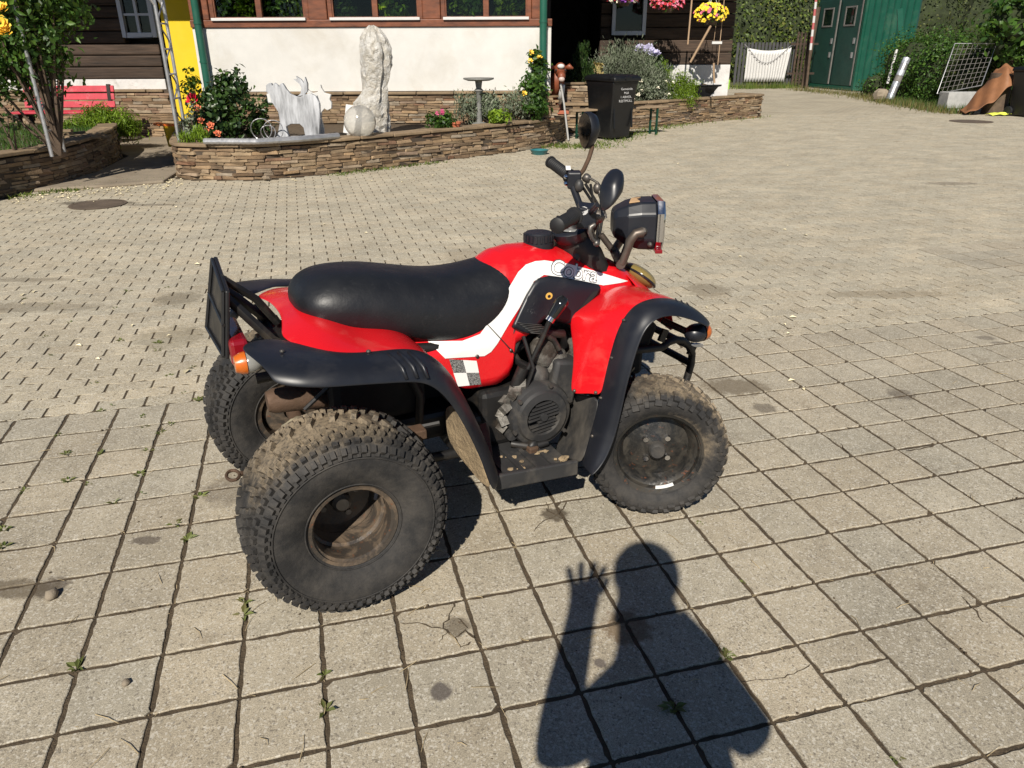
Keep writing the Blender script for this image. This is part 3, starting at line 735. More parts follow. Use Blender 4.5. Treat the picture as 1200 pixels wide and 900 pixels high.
pole=empty('striped_pole',(10.85,29.6,0),0,'red and white striped pole standing in front of the paling fence','pole')
q0=Vector((0,0,0)); 
pa=atY(947,88,29.6)-pole.location; pb=atY(957,-6,29.6)-pole.location; pa.z=-0.02
for k in range(14):
    b=MB(); b.tube([pa+(pb-pa)*(k/14),pa+(pb-pa)*((k+1)/14)],.045,10); b.build('band',(MAT['white'],MAT['redpaint'])[k%2] if k>5 else (MAT['bark'],MAT['white'])[0],pole,smooth=40)
# ================================================================ HEDGES AND TREES OF THE BACKGROUND
def bush(name,label,cat,mat,base,blobs,n,size,group=None,core=None,**kw):
    e=plant(name,label,cat,mat,base,blobs,n,size,group,r=.05,**kw)
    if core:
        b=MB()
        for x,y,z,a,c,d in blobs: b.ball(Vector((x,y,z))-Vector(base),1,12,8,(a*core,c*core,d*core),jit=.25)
        b.build('dark_core',MAT['shade_core'],e)  # solid lumps behind the leaves, coloured dark to stand in for crown shade
    return e
bush('hedge','tall olive green hedge rising behind the yard gate','hedge',OLIVE,(9.5,36,0),[(8,36,1.4,2.2,1.2,2.4),(10.2,36,1.6,1.8,1.2,2.5),(12,36.5,2,2,1.2,2.8),(5.5,37,1.6,2.2,1,2.6),(9,36.5,3.4,2.5,1.2,1.8)],26000,.14,core=.75)
bush('hedge','high dark clipped hedge filling the back right of the yard','hedge',HEDGE,(19,31,0),[(15.4,31,1.5,2,1.3,2.8),(18,30.5,1.6,2.2,1.3,3.0),(20.8,29.5,1.6,2.2,1.3,3.0),(23.5,28.5,1.7,2.2,1.3,3.2),(14,33,2,2,1.3,3.2),(17,31,3.6,2.4,1.2,1.4),(21,30,3.8,2.4,1.2,1.4)],42000,.10,core=.82)
bush('hedge','far tree belt closing the view beyond the shed','hedge',HEDGE,(14,42,0),[(x,42+random.uniform(-1,1),2.2,3.2,1.8,4.4) for x in range(-12,46,5)],9000,.4,core=.85)
bush('ivy_mound','bright ivy mound grown over a fence beside the green shed','ivy',GREEN,(11.6,23,0),[(11.9,24.6,.8,.7,.8,.9),(11.55,23.4,.75,.55,.8,.95),(11.55,22.2,.7,.5,.8,.95),(12.4,23.4,1.0,.8,.9,.85),(11.9,21.6,.75,.6,.7,.85),(11.1,24.6,.3,.4,.5,.4)],26000,.08,core=.8)
bush('ivy_mound','darker ivy mass behind the wire mesh panel','ivy',HEDGE,(12.5,20.6,0),[(12.0,20.8,.7,.75,.5,.9),(12.9,20.4,.8,.8,.5,.95)],10000,.075,core=.8)
bush('leafy_tree','broad leafed tree with bright sunlit leaves at the right edge','tree',GREEN,(12.9,19.6,0),[(11.75,19.3,1.95,.75,.7,.6),(12.7,19.7,1.5,.9,.8,1.1),(11.7,19.5,1.42,.35,.4,.3),(12.8,19.4,2.6,1.1,.9,.9)],6500,.17,core=.7)
# ================================================================ RIGHT CORNER CLUTTER
mesh_=empty('mesh_panel',(12,19.4,0),0,'galvanised wire mesh panel leaning against the ivy','mesh panel'); ml=mesh_.location
c00,c10=atY(1098,110,19.3),atY(1150,100,19.0); c01,c11=atY(1119,51,19.8),atY(1168,51,19.5)
b=MB(); b.tube([q-ml for q in (c00,c01,c11,c10)],.013,6,closed=True); b.build('frame',MAT['metal'],mesh_)
for k in range(1,9):
    f=k/9
    b=MB(); b.tube([c00.lerp(c10,f)-ml,c01.lerp(c11,f)-ml],.005,4); b.build('wire',MAT['iron'],mesh_)
    b=MB(); b.tube([c00.lerp(c01,f)-ml,c10.lerp(c11,f)-ml],.005,4); b.build('wire',MAT['iron'],mesh_)
tr=empty('concrete_trough',(10.75,19.2,0),0,'pale grey concrete trough in front of the mesh panel','trough')
b=MB(); b.box((0.1,0,.24),(1.0,.42,.36)); b.box((.1,0,.03),(.9,.36,.06)); b.build('trough_body',M('pale_concrete',(.36,.36,.35),.9,var=.2,vs=6,bmp=.3,bs=60),tr,bevel=.012)
log=empty('tree_stump',(11.0,18.15,0),0,'upright bark covered log under the brown tarp','log')
b=MB(); b.lathe([(0,.0),(0,.27),(.2,.25),(.5,.24),(.86,.235),(.87,.0)],16); b.build('trunk',MAT['bark'],log,smooth=60)
MAT['tarp']=M('brown_tarp',(.24,.105,.045),.7,var=.25,vs=4,bmp=.3,bs=14)
P=[]
for k in range(26):
    f=k/25; R=[]
    for g in np.linspace(0,1,12):
        x=10.15+f*1.1+.15*g*(1-f); y=17.78+g*.7-.10*math.sin(3*f)
        h=.05+.93*max(0,min(1,(f-.10)/.60))**1.25
        z=h*(.62+.40*math.sin(math.pi*(min(1,g*1.5)*.5)))+.05*math.sin(9*f+5*g)+.03*math.sin(23*f-7*g)
        R.append((x,y,max(.012,z)))
    P.append(R)
b=MB(); b.grid(P); tag(b.build('tarp',MAT['tarp'],None,smooth=180,solid=.012,sub=1),'brown tarp draped over a log beside the right hand bin','tarp')
P=[[(10.62+f*.62,17.55+g*.3,.01+.05*abs(math.sin(7*f+3*g)*math.sin(3*f+8*g))+.03*math.sin(math.pi*f)*math.sin(math.pi*g)) for g in np.linspace(0,1,7)] for f in np.linspace(0,1,14)]
b=MB(); b.grid(P); tag(b.build('yellow_cloth',M('hi_vis_cloth',(.72,.80,.10),.7,var=.15),None,smooth=180,solid=.008,sub=1),'crumpled bright yellow cloth on the ground before the log','cloth')
b=MB(); p0=atY(1043,112,22.2); p1=atY(1063,68,22.4); p0.z=.06
roll=empty('foil_roll',p0,0,'silver checked foil roll leaning against the ivy','roll')
dv=(p1-p0)
MAT['foil']=M('foil',(.36,.38,.42),.4,metal=.4,var=.9,vs=7)
for k in range(7):
    b=MB(); b.tube([dv*(k/7),dv*((k+.96)/7)],.10,12); b.build('wrap_turn',(MAT['foil'],MAT['metal'],MAT['foil'],MAT['iron'])[k%4],roll,smooth=40)
b=MB(); q0=atY(1040,98,23.5); q1=atY(1051,58,23.6); b.tube([q0,q1],.035,6); tag(b.build('white_stake',MAT['white']),'thin white stake standing between the shed and the ivy','stake')
b=MB(); q0=atY(1052,50,25); q1=atY(1059,25,25.2); b.box((q0+q1)/2,(.16,.04,1.3),(0,-.25,0)); tag(b.build('green_board',MAT['greenmetal']),'pale green board leaning on the shed side','board')
b=MB(); q=atY(1034,112,22.6); b.ball((q.x,q.y,.15),.26,10,6,(1,.8,.7),jit=.3); tag(b.build('boulder',MAT['concrete']),'grey boulder at the foot of the foil roll','stone')
# drain cover
def cover(x,y,r,label,mat,z=.004):
    e=empty('drain_cover',(x,y,z),0,label,'drain cover')
    b=MB(); b.lathe([(0,r*1.12),(.004,r*1.12),(.004,r*.98)],28); b.build('rim',mat,e)
    b=MB(); b.lathe([(0,r*.97),(.003,r*.97),(.003,0)],28); b.build('lid',mat,e)
q=at(1138,142.5); cover(q.x,q.y,.36,'round iron drain cover near the right hand bin',M('old_iron',(.10,.075,.055),.8,var=.3))
q=at(115,240); cover(q.x,q.y,.24,'round iron drain cover before the left planter',bpy.data.materials['old_iron'])
# ================================================================ WHEELIE BINS
def wheelie(loc,rz,label,lines,s=1.0):
    e=empty('wheelie_bin',loc,rz,label,'wheelie bin')
    def sec(z,w,d): return [(-w/2,-d/2,z),(w/2,-d/2,z),(w/2,d/2,z),(-w/2,d/2,z)]
    b=MB(); P=[[Vector(q)*s for q in sec(*a)] for a in ((.03,.44,.50),(.30,.475,.56),(.84,.53,.66),(.88,.56,.69),(.93,.56,.69))]
    b.grid(P,closed_v=True); b.f+=[(3,2,1,0),(16,17,18,19)]; b.build('bin_body',MAT['bin'],e,bevel=.02*s,smooth=30)
    b=MB(); P=[[Vector(q)*s+Vector((0,-.012,0)) for q in sec(*a)] for a in ((.915,.60,.75),(.975,.60,.75),(1.0,.54,.68),(1.02,.40,.5))]
    b.grid(P,closed_v=True); b.f+=[(3,2,1,0),(12,13,14,15)]; lid=b.build('lid',MAT['bin'],e,bevel=.015*s,smooth=30)
    b=MB(); b.tube([Vector((-.2,.40,.97))*s,Vector((.2,.40,.97))*s],.018*s,8); b.build('handle',MAT['bin'],e)
    for sx in (-1,1):
        b=MB(); b.lathe([(-.025,.0),(-.025,.1),(.025,.1),(.025,0)],16,axis='x'); o=b.build('wheel',MAT['black'],e,smooth=40); o.location=Vector((sx*.25,.26,.10))*s
        b=MB(); b.box(Vector((sx*.20,-.29,.5))*s,Vector((.03,.02,.62))*s,(rad(-5.2),0,0)); b.build('rib',MAT['bin'],e)
    b=MB(); b.box(Vector((0,-.385,.955))*s,Vector((.12,.03,.05))*s); b.build('lid_grip',MAT['bin'],lid)
    for k,(tx,h) in enumerate(lines):
        me=textmesh(tx,h*s); me.materials.append(MAT['white'])
        z=.80-.062*k; y=-(.56+(.66-.56)*(z-.3)/.54)/2-.003
        link('lettering',me,e,(.03*s,y*s-.004,z*s),(rad(90-5.3),0,0),(1.25,1,1))
    return e
q=at(715,163); wheelie((q.x,q.y+.12,0),rad(36),'black wheelie bin with white lettering on the bench before the dry stone wall',[('Gemeinde',.05),('Müll',.05),('1 ABHOL',.05),('RESTMÜLL',.052)])
q=at(1199,137); wheelie((q.x+.12,q.y+.1,0),rad(14),'black wheelie bin cut by the right edge beside the tarp',[('Gemeinde',.04),('1 ABHOL',.05),('',.05),('RESTMÜLL',.052)])
# beer bench behind the bin
bench=empty('beer_bench',(1.85,13.75,0),rad(28),'narrow wooden beer bench with green metal legs behind the wheelie bin','bench')
MAT['benchwood']=M('bench_wood',(.26,.19,.12),.7,var=.2,vs=8,stretch=(2,9,9))
b=MB(); b.box((0,0,.465),(2.0,.25,.03)); b.build('seat_board',MAT['benchwood'],bench,bevel=.006)
MAT['benchgreen']=M('bench_green',(.005,.042,.024),.5)
for sx in (-.78,.78):
    b=MB()
    for sy in (-.09,.09): b.box((sx,sy,.225),(.03,.03,.45))
    b.box((sx,0,.06),(.028,.2,.025)); b.tube([(sx,0,.40),(sx-math.copysign(.25,sx),0,.44)],.01,6); b.build('leg',MAT['benchgreen'],bench)
# ================================================================ CENTRE PLANTER OBJECTS
ZC=.395
def cow(loc,rz,label,prof,mat,s):
    e=empty('cow_figure',loc,rz,label,'cow figure')
    n=len(prof); b=MB(); b.prism([Vector((x*s,-.03,z*s)) for x,z in prof],(0,.06,0)); b.build('cut_out_body',mat,e,bevel=.006)
    return e
MAT['cowgrey']=M('grey_white_wash',(.36,.37,.39),.7,var=.65,vs=2.6,stretch=(6,6,1.2))
MAT['cowwhite']=M('cow_white',(.56,.555,.54),.6,var=.08,vs=6)
# standing cow seen from the side, head to the left, tail up
c1=[(.0,.0),(.30,.0),(.33,.10),(.30,.30),(.42,.36),(.62,.36),(.70,.28),(.72,.06),(.80,.0),(1.02,.0),(1.06,.25),(1.10,.50),(1.12,.80),(1.05,.95),(.95,1.0),(.80,.98),(.70,.93),(.60,.94),(.48,1.0),(.40,1.10),(.37,1.16),(.33,1.22),(.28,1.20),(.25,1.14),(.22,1.18),(.15,1.23),(.10,1.16),(.08,1.22),(.03,1.22),(-.04,1.18),(-.06,1.05),(-.02,1.0),(-.06,.86),(-.04,.80),(.06,.80),(.10,.72),(.16,.62),(.17,.40),(.10,.18)]
q=atY(329,160,10.35); cw=cow((q.x,10.1,ZC-.04),rad(-3),'grey white wooden cow with a raised tail, left one of the pair on the planter',c1,MAT['cowgrey'],.56)
b=MB(); b.prism([Vector((x*.56,0,z*.56)) for x,z in [(.62,.94),(.70,1.0),(.74,1.12),(.70,1.20),(.58,1.30),(.66,1.29),(.64,1.36),(.74,1.30),(.80,1.22),(.84,1.34),(.88,1.2),(.86,1.05),(.78,.97)]],(0,.05,0)); b.build('tail',MAT['cowgrey'],cw)
b=MB(); b.box((.34,.0,.02),(.62,.18,.05)); b.build('base_board',MAT['cowgrey'],cw)
b=MB(); b.prism([Vector((x*.56,-.034,z*.56)) for x,z in [(-.05,1.0),(.02,1.0),(.04,.82),(-.03,.82)]],(0,.068,0)); b.build('muzzle',MAT['cowwhite'],cw)
c2=[(.05,.0),(.36,.0),(.38,.2),(.34,.45),(.36,.58),(.44,.66),(.50,.62),(.60,.66),(.62,.78),(.58,.86),(.62,.96),(.56,.98),(.48,1.0),(.42,1.10),(.40,1.18),(.35,1.08),(.32,1.02),(.20,1.0),(.12,1.06),(.03,1.18),(.04,1.06),(.08,.98),(-.04,.92),(.06,.88),(.10,.82),(.02,.70),(-.04,.5),(.0,.25)]
q=atY(366,158,10.6); cw2=cow((q.x,10.42,ZC-.05),rad(0),'white wooden cow with two horns, right one of the pair on the planter',c2,MAT['cowwhite'],.56)
b=MB(); b.tube([Vector((-.02,-.05,.46)),Vector((.20,-.05,.27))],.011,6); b.build('collar_strap',MAT['bark'],cw2)
# glass globe
q=atY(423,157,10.05); gl_=empty('glass_globe',(q.x,q.y,ZC+.185),0,'frosted glass garden globe lying on the wall below the covered figure','garden globe')
m,t,bs=nodes('frosted_globe'); bs.inputs['Base Color'].default_value=(.72,.70,.65,1); bs.inputs['Roughness'].default_value=.2; bs.inputs['Transmission Weight'].default_value=.7; bs.inputs['IOR'].default_value=1.12; bs.inputs['Coat Weight'].default_value=1.0; bs.inputs['Coat Roughness'].default_value=.06
b=MB(); b.ball((0,0,0),.203,32,20); b.build('globe_shell',m,gl_,smooth=180)
# covered garden figure
CX=atY(442,150,10.7).x; cov=empty('covered_figure',(CX,10.7,ZC-.04),0,'tall garden figure wrapped in a wrinkled whitish plastic cover','covered figure')
m,t,bs=nodes('wrinkled_cover'); P=POS(t)
w1=noise(t,P,7,6,.7,1.5); cc=mixc(t,mapr(t,w1,.42,.6,0,1),(.66,.645,.61),(.50,.465,.40)); cc=mixc(t,mapr(t,noise(t,P,3,6,.75,2.5),.54,.66,0,.5),cc,(.36,.31,.25))
t.links.new(cc,bs.inputs['Base Color']); bs.inputs['Roughness'].default_value=.5; bump(t,bs,math_(t,'ADD',w1,noise(t,P,22,4,.7,2.0)),.9,.04); MAT['cover']=m
def covprof(z):  # centre x and half width at height, from a figure with one drooping shoulder
    Z=[0,.12,.30,.42,.52,.65,.85,1.05,1.17,1.26,1.315,1.335]
    L=[-.46,-.43,-.36,-.32,-.20,-.17,-.175,-.175,-.16,-.11,-.055,-.01]; R=[.21,.21,.20,.20,.195,.20,.27,.29,.24,.17,.11,.05]
    a,b_=float(np.interp(z,Z,L)),float(np.interp(z,Z,R)); return (a+b_)/2,(b_-a)/2
P=[]; hz_=1.335
for k in range(30):
    z=hz_*k/29; cx,hw=covprof(z); R=[]
    for a in np.linspace(0,2*math.pi,32,endpoint=False):
        f=1+.03*math.sin(5*a+3*z)+.025*math.sin(9*a-5*z)+.02*math.sin(17*a+9*z)+random.uniform(-.055,.055)*(1 if 0<k<29 else 0)
        f*=1-.30*math.exp(-((a-5.55)/.13)**2)*max(0,min(1,(z-.35)/.2,(1.2-z)/.15)); R.append((cx+hw*f*math.cos(a)*.88,min(hw,.24)*.85*f*math.sin(a),z+.015*math.sin(9*a)))
    P.append(R)
b=MB(); b.grid(P,closed_v=True); b.f.append(tuple(29*32+i for i in range(32))); b.f=[t_ for q in b.f for t_ in ([q] if len(q)!=4 else ([(q[0],q[1],q[2]),(q[0],q[2],q[3])] if random.random()<.5 else [(q[0],q[1],q[3]),(q[1],q[2],q[3])]))]; b.build('cover_skirt',MAT['cover'],cov,smooth=16)
# white panel behind the globe
q=atY(412,150,10.5); b=MB(); b.box((q.x+.02,10.42,ZC+.18),(.17,.03,.36),(rad(-12),rad(9),0)); tag(b.build('white_board',MAT['white'],bevel=.004),'small white board leaning behind the glass globe','board')
# silver duct pipe on the coping
P=[atY(px,py,Y) for px,py,Y in ((239,163,9.17),(300,163,9.12),(350,161,9.35),(397,161.5,9.72))]
pipe_pts=[]
for k in range(61):
    f=k/60*3; i=min(2,int(f)); pipe_pts.append(P[i].lerp(P[i+1],f-i)); pipe_pts[-1].z=.415+.032
b=MB(); b.tube(pipe_pts,[.034+(.003 if k%2 else 0) for k in range(61)],10); tag(b.build('flexible_duct',MAT['metal'],smooth=20),'silver flexible duct lying along the planter coping','pipe')
# bowl-shaped cast pedestal
ped=empty('pedestal_table',(atY(562,150,11.9).x,11.9,ZC-.04),0,'small grey round pedestal table before the stone plinth','table')
zt_=atY(562,92,11.9).z-ZC+.04
MAT['cast']=M('cast_grey',(.17,.17,.16),.7,var=.25,vs=10,bmp=.2)
b=MB(); b.lathe([(0,.0),(0,.12),(.04,.11),(.06,.05)],16); b.build('foot',MAT['cast'],ped,smooth=50)
b=MB(); b.lathe([(.05,.045),(zt_*.4,.035),(zt_*.7,.04),(zt_*.75,.075),(zt_*.8,.04),(zt_-.03,.055)],14); b.build('column',MAT['cast'],ped,smooth=50)
b=MB(); b.lathe([(zt_-.03,.0),(zt_-.03,.16),(zt_-.01,.225),(zt_+.01,.225),(zt_+.01,0)],24); b.build('table_top',MAT['cast'],ped,smooth=40)
# wire hoops
hp=empty('wire_hoop_ornament',(atY(312,152,9.9).x,9.9,ZC-.04),0,'curled wire hoops between the dark rose and the cows','wire ornament')
for x,r in ((-.06,.13),(.09,.12),(.02,.09)):
    b=MB(); b.tube([(x+r*math.cos(a),.02*math.sin(a*2),r+.02+r*math.sin(a)) for a in np.linspace(0,2*math.pi,22,endpoint=False)],.006,5,closed=True); b.build('hoop',MAT['metal'],hp)
# plants on the centre planter
q=atY(262,130,10.2); dr=plant('rose_bush','dark leaved rose bush with one red bloom before the white wall','rose bush',DGREEN,(q.x,10.2,ZC-.04),[(q.x,10.2,.78,.36,.3,.36),(q.x+.12,10.25,1.0,.2,.2,.22),(q.x-.1,10.1,.55,.38,.25,.22),(q.x+.42,10.3,.68,.25,.2,.2),(q.x+.2,10.2,.5,.4,.25,.15)],2700,.075,aspect=.62)
MAT['rosered']=M('petal_red',(.48,.006,.03),.5,var=.1); MAT['roseorange']=M('petal_salmon',(.72,.20,.10),.5); MAT['roseyellow']=M('petal_yellow',(.85,.55,.06),.5); MAT['pink']=M('petal_pink',(.6,.10,.24),.5,rnd=.4); MAT['petalwhite']=M('petal_pale',(.75,.70,.55),.6)
def relp(px,py,Y,e): return atY(px,py,Y)-e.location
flowers(dr,'rose',[relp(226,117,9.85,dr)],.075,MAT['rosered'],15)
flowers(dr,'rose',[relp(x,y,9.75,dr) for x,y in ((232,127),(236,142),(247,147),(241,154),(255,157))],.045,MAT['roseorange'],11)
q=atY(221,90,10.6); plant('climbing_plant','thin leafy climber against the yellow pier','climber',YGREEN,(q.x,10.6,ZC-.04),[(q.x,10.6,1.02,.12,.1,.18),(q.x+.05,10.6,.8,.1,.1,.15)],150,.07)
q=atY(222,140,9.6); plant('blue_grey_plant','blue grey leaved plant below the red rose','plant',GGREY,(q.x,9.6,ZC-.04),[(q.x,9.6,.66,.09,.1,.2),(q.x+.03,9.6,.5,.14,.12,.12)],420,.045)
q=atY(226,155,9.35); plant('grass_tuft','bright green tuft at the corner of the planter','plant',YGREEN,(q.x,9.42,ZC-.04),[(q.x,9.42,.47,.17,.12,.11)],700,.06,aspect=.2,vert=.7)
q=atY(515,143,11.1); fp=plant('flowering_plant','low pink flowering plant beside a small red pot','plant',GREEN,(q.x,11.1,ZC-.04),[(q.x,11.1,.47,.22,.16,.13),(q.x-.12,11.0,.43,.14,.12,.09)],900,.06)
flowers(fp,'flower',[relp(512+random.uniform(-6,8),131+random.uniform(-2,3),11.05,fp) for _ in range(5)],.03,MAT['pink'],7)
q=atY(534,147,11.2); pt=empty('flower_pot',(q.x,11.15,ZC-.04),0,'small terracotta pot on the planter edge','flower pot')
b=MB(); b.lathe([(0,0),(0,.05),(.1,.07),(.1,.08),(.125,.08),(.125,.068),(.09,.06)],14); b.build('pot_body',M('terracotta',(.42,.12,.06),.8,var=.15),pt,smooth=40)
q=atY(585,142,11.8); plant('yellow_green_plant','yellow green broad leaved plant near the end of the planter','plant',YGREEN,(q.x,11.6,ZC-.04),[(q.x,11.6,.50,.17,.14,.14)],420,.085)
plant('herb_bush','dull green wispy herb bush under the vine','shrub',GGREY,(-.25,12.05,ZC-.04),[(-.62,12.0,.62,.26,.2,.2),(-.25,12.05,.62,.3,.2,.2),(.1,12.2,.6,.26,.2,.22)],3200,.06,aspect=.25,vert=.5)
q=atY(626,95,12.3); vn=plant('climbing_vine','narrow green vine climbing the right drainpipe','vine',GREEN,(q.x,12.3,ZC-.04),[(q.x,12.25,1.05,.14,.1,.28),(q.x-.02,12.25,.75,.17,.12,.25),(q.x+.02,12.25,1.33,.08,.08,.12),(q.x-.02,12.2,.55,.18,.12,.15)],1300,.085,clump=.3)
flowers(vn,'flower',[relp(622,62,12.15,vn),relp(632,68,12.15,vn),relp(614,110,12.1,vn),relp(621,72,12.15,vn)],.045,MAT['roseyellow'],9)
q=atY(658,122,13.4); b=MB(); b.box((.78,13.1,.455),(.32,.16,.05),(0,0,.2)); tag(b.build('red_brick',M('brick_red',(.36,.11,.06),.85,var=.2,bmp=.3),bevel=.006),'flat red brick at the end of the planter coping','brick')
# calf figure
calf=empty('calf_figure',(atY(656.5,100,12.85).x,12.85,.40),0,'red brown and white calf figure peeking out beside the white house wall','calf figure')
MAT['calfbrown']=M('calf_brown',(.21,.058,.026),.5,var=.15); cx0=0
zc_=atY(656,82,12.85).z-.4
b=MB(); b.ball((0,.05,zc_),.105,14,10,(.92,1.25,1.05)); b.ball((0.01,-.10,zc_-.09),.075,12,8,(.85,1,.9)); b.build('head',MAT['calfbrown'],calf,smooth=180)
b=MB(); b.ball((0,-.075,zc_+.055),.052,12,8,(1.1,.7,.7)); b.build('forehead_patch',MAT['cowwhite'],calf,smooth=180)
b=MB(); b.ball((.01,-.165,zc_-.13),.05,10,6,(1,.6,.75)); b.build('muzzle',M('muzzle_pale',(.45,.36,.33),.5),calf,smooth=180)
for sx in (-1,1):
    b=MB(); b.tube([(sx*.08,.06,zc_+.03),(sx*.14,.03,zc_+.05),(sx*.20,.02,zc_+.02)],[.02,.045,.012],8); b.build('ear',MAT['calfbrown'],calf,smooth=180)
    b=MB(); b.ball((sx*.072,-.045,zc_-.0),.017,8,6); b.build('eye',MAT['black'],calf,smooth=180)
b=MB(); b.tube([(0,.1,zc_-.05),(-.06,.2,zc_-.2),(-.1,.35,zc_-.38)],[.10,.13,.17],12); b.tube([(-.1,.3,zc_-.38),(-.1,.9,zc_-.36),(-.1,1.25,zc_-.4)],[.17,.21,.16],14)
for x in (-.2,-.0):
    b.tube([(x,.35,zc_-.45),(x,.33,.25),(x,.33,-.25)],[.07,.045,.04],8); b.tube([(x,1.15,zc_-.45),(x,1.18,.25),(x,1.15,-.25)],[.08,.05,.04],8)
b.build('body',MAT['calfbrown'],calf,smooth=180)
b=MB(); b.tube([(.05,.03,zc_-.22),(.03,.08,zc_-.34),(.0,.2,zc_-.5)],[.03,.045,.04],10); b.build('chest_patch',MAT['cowwhite'],calf,smooth=180)
b=MB(); b.tube([atY(657,98,12.75),atY(661,122,12.85),atY(666,164,13.05)],.016,8); tag(b.build('white_stick',MAT['white'],smooth=40),'white stick leaning from the calf figure down past the bench','stick')
# blue green bowl
q=at(632,181); bw=empty('water_bowl',(q.x,q.y+.02,0),0,'small blue green bowl on the paving at the planter foot','bowl')
b=MB(); b.lathe([(0,0),(0,.10),(.06,.135),(.065,.14),(.06,.125),(.02,.10),(.02,0)],18); b.build('bowl_body',M('bowl_green',(.03,.14,.15),.4,var=.1),bw,smooth=40)
# ================================================================ RIGHT PLANTER PLANTS
def rp(px,py,Y): return atY(px,py,Y)
q=rp(680,78,15.1); plant('juniper','small upright juniper beside the dark porch','conifer',DGREEN,(q.x,15.1,.55),[(q.x,15.1,.95,.18,.16,.38),(q.x+.03,15.1,1.3,.11,.1,.28),(q.x-.15,15.1,.85,.12,.12,.22),(q.x+.15,15.1,.98,.13,.12,.26)],3600,.07,aspect=.16,vert=.8)
q=rp(735,75,16.2); plant('lavender_bush','large grey green lavender bush behind the wheelie bin','shrub',GGREY,(q.x,16.2,.42),[(q.x,16.2,1.0,.6,.4,.46),(q.x-.38,16.1,.88,.34,.3,.40),(q.x+.35,16.1,.8,.42,.35,.42)],13000,.085,aspect=.14,vert=.55)
q=rp(762,95,16.0); lv=plant('flowering_bush','small bush with pale blossoms beside the lavender','shrub',GGREY,(q.x,16.0,.42),[(q.x,15.95,.7,.36,.3,.26),(q.x+.1,15.9,.6,.4,.3,.18)],2600,.055,aspect=.4)
flowers(lv,'flower',[Vector((random.uniform(-.4,.4),-.3+random.uniform(-.1,.1),random.uniform(.05,.5))) for _ in range(14)],.035,MAT['petalwhite'],6)
q=rp(764,63,16.6); hy=plant('hydrangea','pale blue hydrangea blooming against the log wall','shrub',GREEN,(q.x,16.6,.42),[(q.x,16.6,1.05,.24,.2,.3)],500,.09)
MAT['hyd']=M('hydrangea_blue',(.46,.44,.62),.6,rnd=.2); flowers(hy,'flower_head',[relp(x,y,16.35,hy) for x,y in ((768,64),(760,58),(750,58))],.10,MAT['hyd'],26)
q=rp(792,100,16.9); plant('broom_bush','yellow green feathery bush spilling over the wall coping','shrub',YGREEN,(q.x,16.6,.42),[(q.x,16.4,.66,.36,.25,.26),(q.x-.05,15.95,.5,.34,.2,.18),(q.x-.32,16.7,.95,.18,.15,.2)],4200,.07,aspect=.18,vert=.4)
q=rp(822,95,17.3); tub=empty('black_tub',(q.x,17.15,.42),rad(12),'black rectangular tub on the wall beside the log house','tub')
b=MB(); P=[[(-a,-c_,z),(a,-c_,z),(a,c_,z),(-a,c_,z)] for a,c_,z in ((.24,.16,0),(.30,.2,.24),(.33,.22,.25),(.33,.22,.28),(.29,.18,.28),(.25,.15,.1))]; b.grid(P,closed_v=True); b.f+=[(3,2,1,0),(20,21,22,23)]; b.build('tub_body',MAT['bin'],tub,bevel=.008)
b=MB(); b.ball((0,0,.25),.2,10,6,(1.2,.8,.5),jit=.3); b.build('soil_heap',MAT['soil'],tub)
plant('wilted_plant','pale dry leaves beside the juniper and the lavender','plant',leafmat('leaf_dry',[(.3,.24,.1),(.4,.3,.15),(.2,.2,.06)]),(rp(698,75,15.7).x,15.7,.45),[(rp(699,72,15.7).x,15.7,.98,.12,.1,.22)],260,.09)
# ================================================================ HANGING BASKETS, CORDS
def basket(px,py,Y,label,mats,n=130):
    c=rp(px,py,Y); e=empty('hanging_basket',c,0,label,'hanging basket')
    b=MB(); b.lathe([(-.16,0),(-.16,.09),(-.06,.17),(-.05,.17),(-.05,0)],16); b.build('pot',MAT['bark'],e,smooth=40)
    leaves('foliage',GREEN,[(0,0,.0,.24,.22,.10)],420,.06,e)
    for k,mt in enumerate(mats):
        B=MB()
        for q in range(n//len(mats)):
            a=random.uniform(0,6.28); t_=random.uniform(-.75,1); r=math.sqrt(max(0,1-t_*t_)); z=.03+.17*t_
            cc=Vector((math.cos(a)*r*.31,math.sin(a)*r*.28,z))*random.uniform(.9,1.05); rr=random.uniform(.026,.042)
            nn=Vector((cc.x,cc.y-.15,.14)).normalized(); u=nn.orthogonal().normalized(); v=nn.cross(u)
            for w in range(5):
                a2=w*1.2566; d_=u*math.cos(a2)+v*math.sin(a2); s_=nn.cross(d_)
                B.add([cc,cc+d_*rr*.6+s_*rr*.45+nn*rr*.3,cc+d_*rr+nn*rr*.15,cc+d_*rr*.6-s_*rr*.45+nn*rr*.3],[(0,1,2),(0,2,3)])
        tag(B.build('blossoms',mt,e),kind='stuff')
    b=MB()
    for k in range(3):
        a=k*2.1; b.tube([(math.cos(a)*.17,math.sin(a)*.17,-.05),(0,0,.5)],.006,4)
    b.tube([(0,0,.5),(0,0,3.02-c.z)],.006,4); b.build('hanger',MAT['white'],e)
MAT['bred']=M('blossom_red',(.42,.02,.03),.5,var=.25,vs=20); MAT['byel']=M('blossom_yellow',(.80,.58,.03),.5,var=.2,vs=20); MAT['bpurp']=M('blossom_purple',(.25,.06,.35),.5); MAT['bpink']=M('blossom_pink',(.6,.14,.22),.5,var=.2,vs=20)
basket(833,18,15.9,'hanging basket of yellow blossoms below the eave',[MAT['byel'],MAT['byel'],MAT['byel'],MAT['byel'],MAT['bpink']],190)
basket(782,4,15.9,'hanging basket of red blossoms in the middle of the row',[MAT['bred'],MAT['bpink']],190)
basket(731,-4,15.9,'hanging basket of mixed red, white and purple blossoms before the window',[MAT['bred'],MAT['petalwhite'],MAT['bpurp']],170)
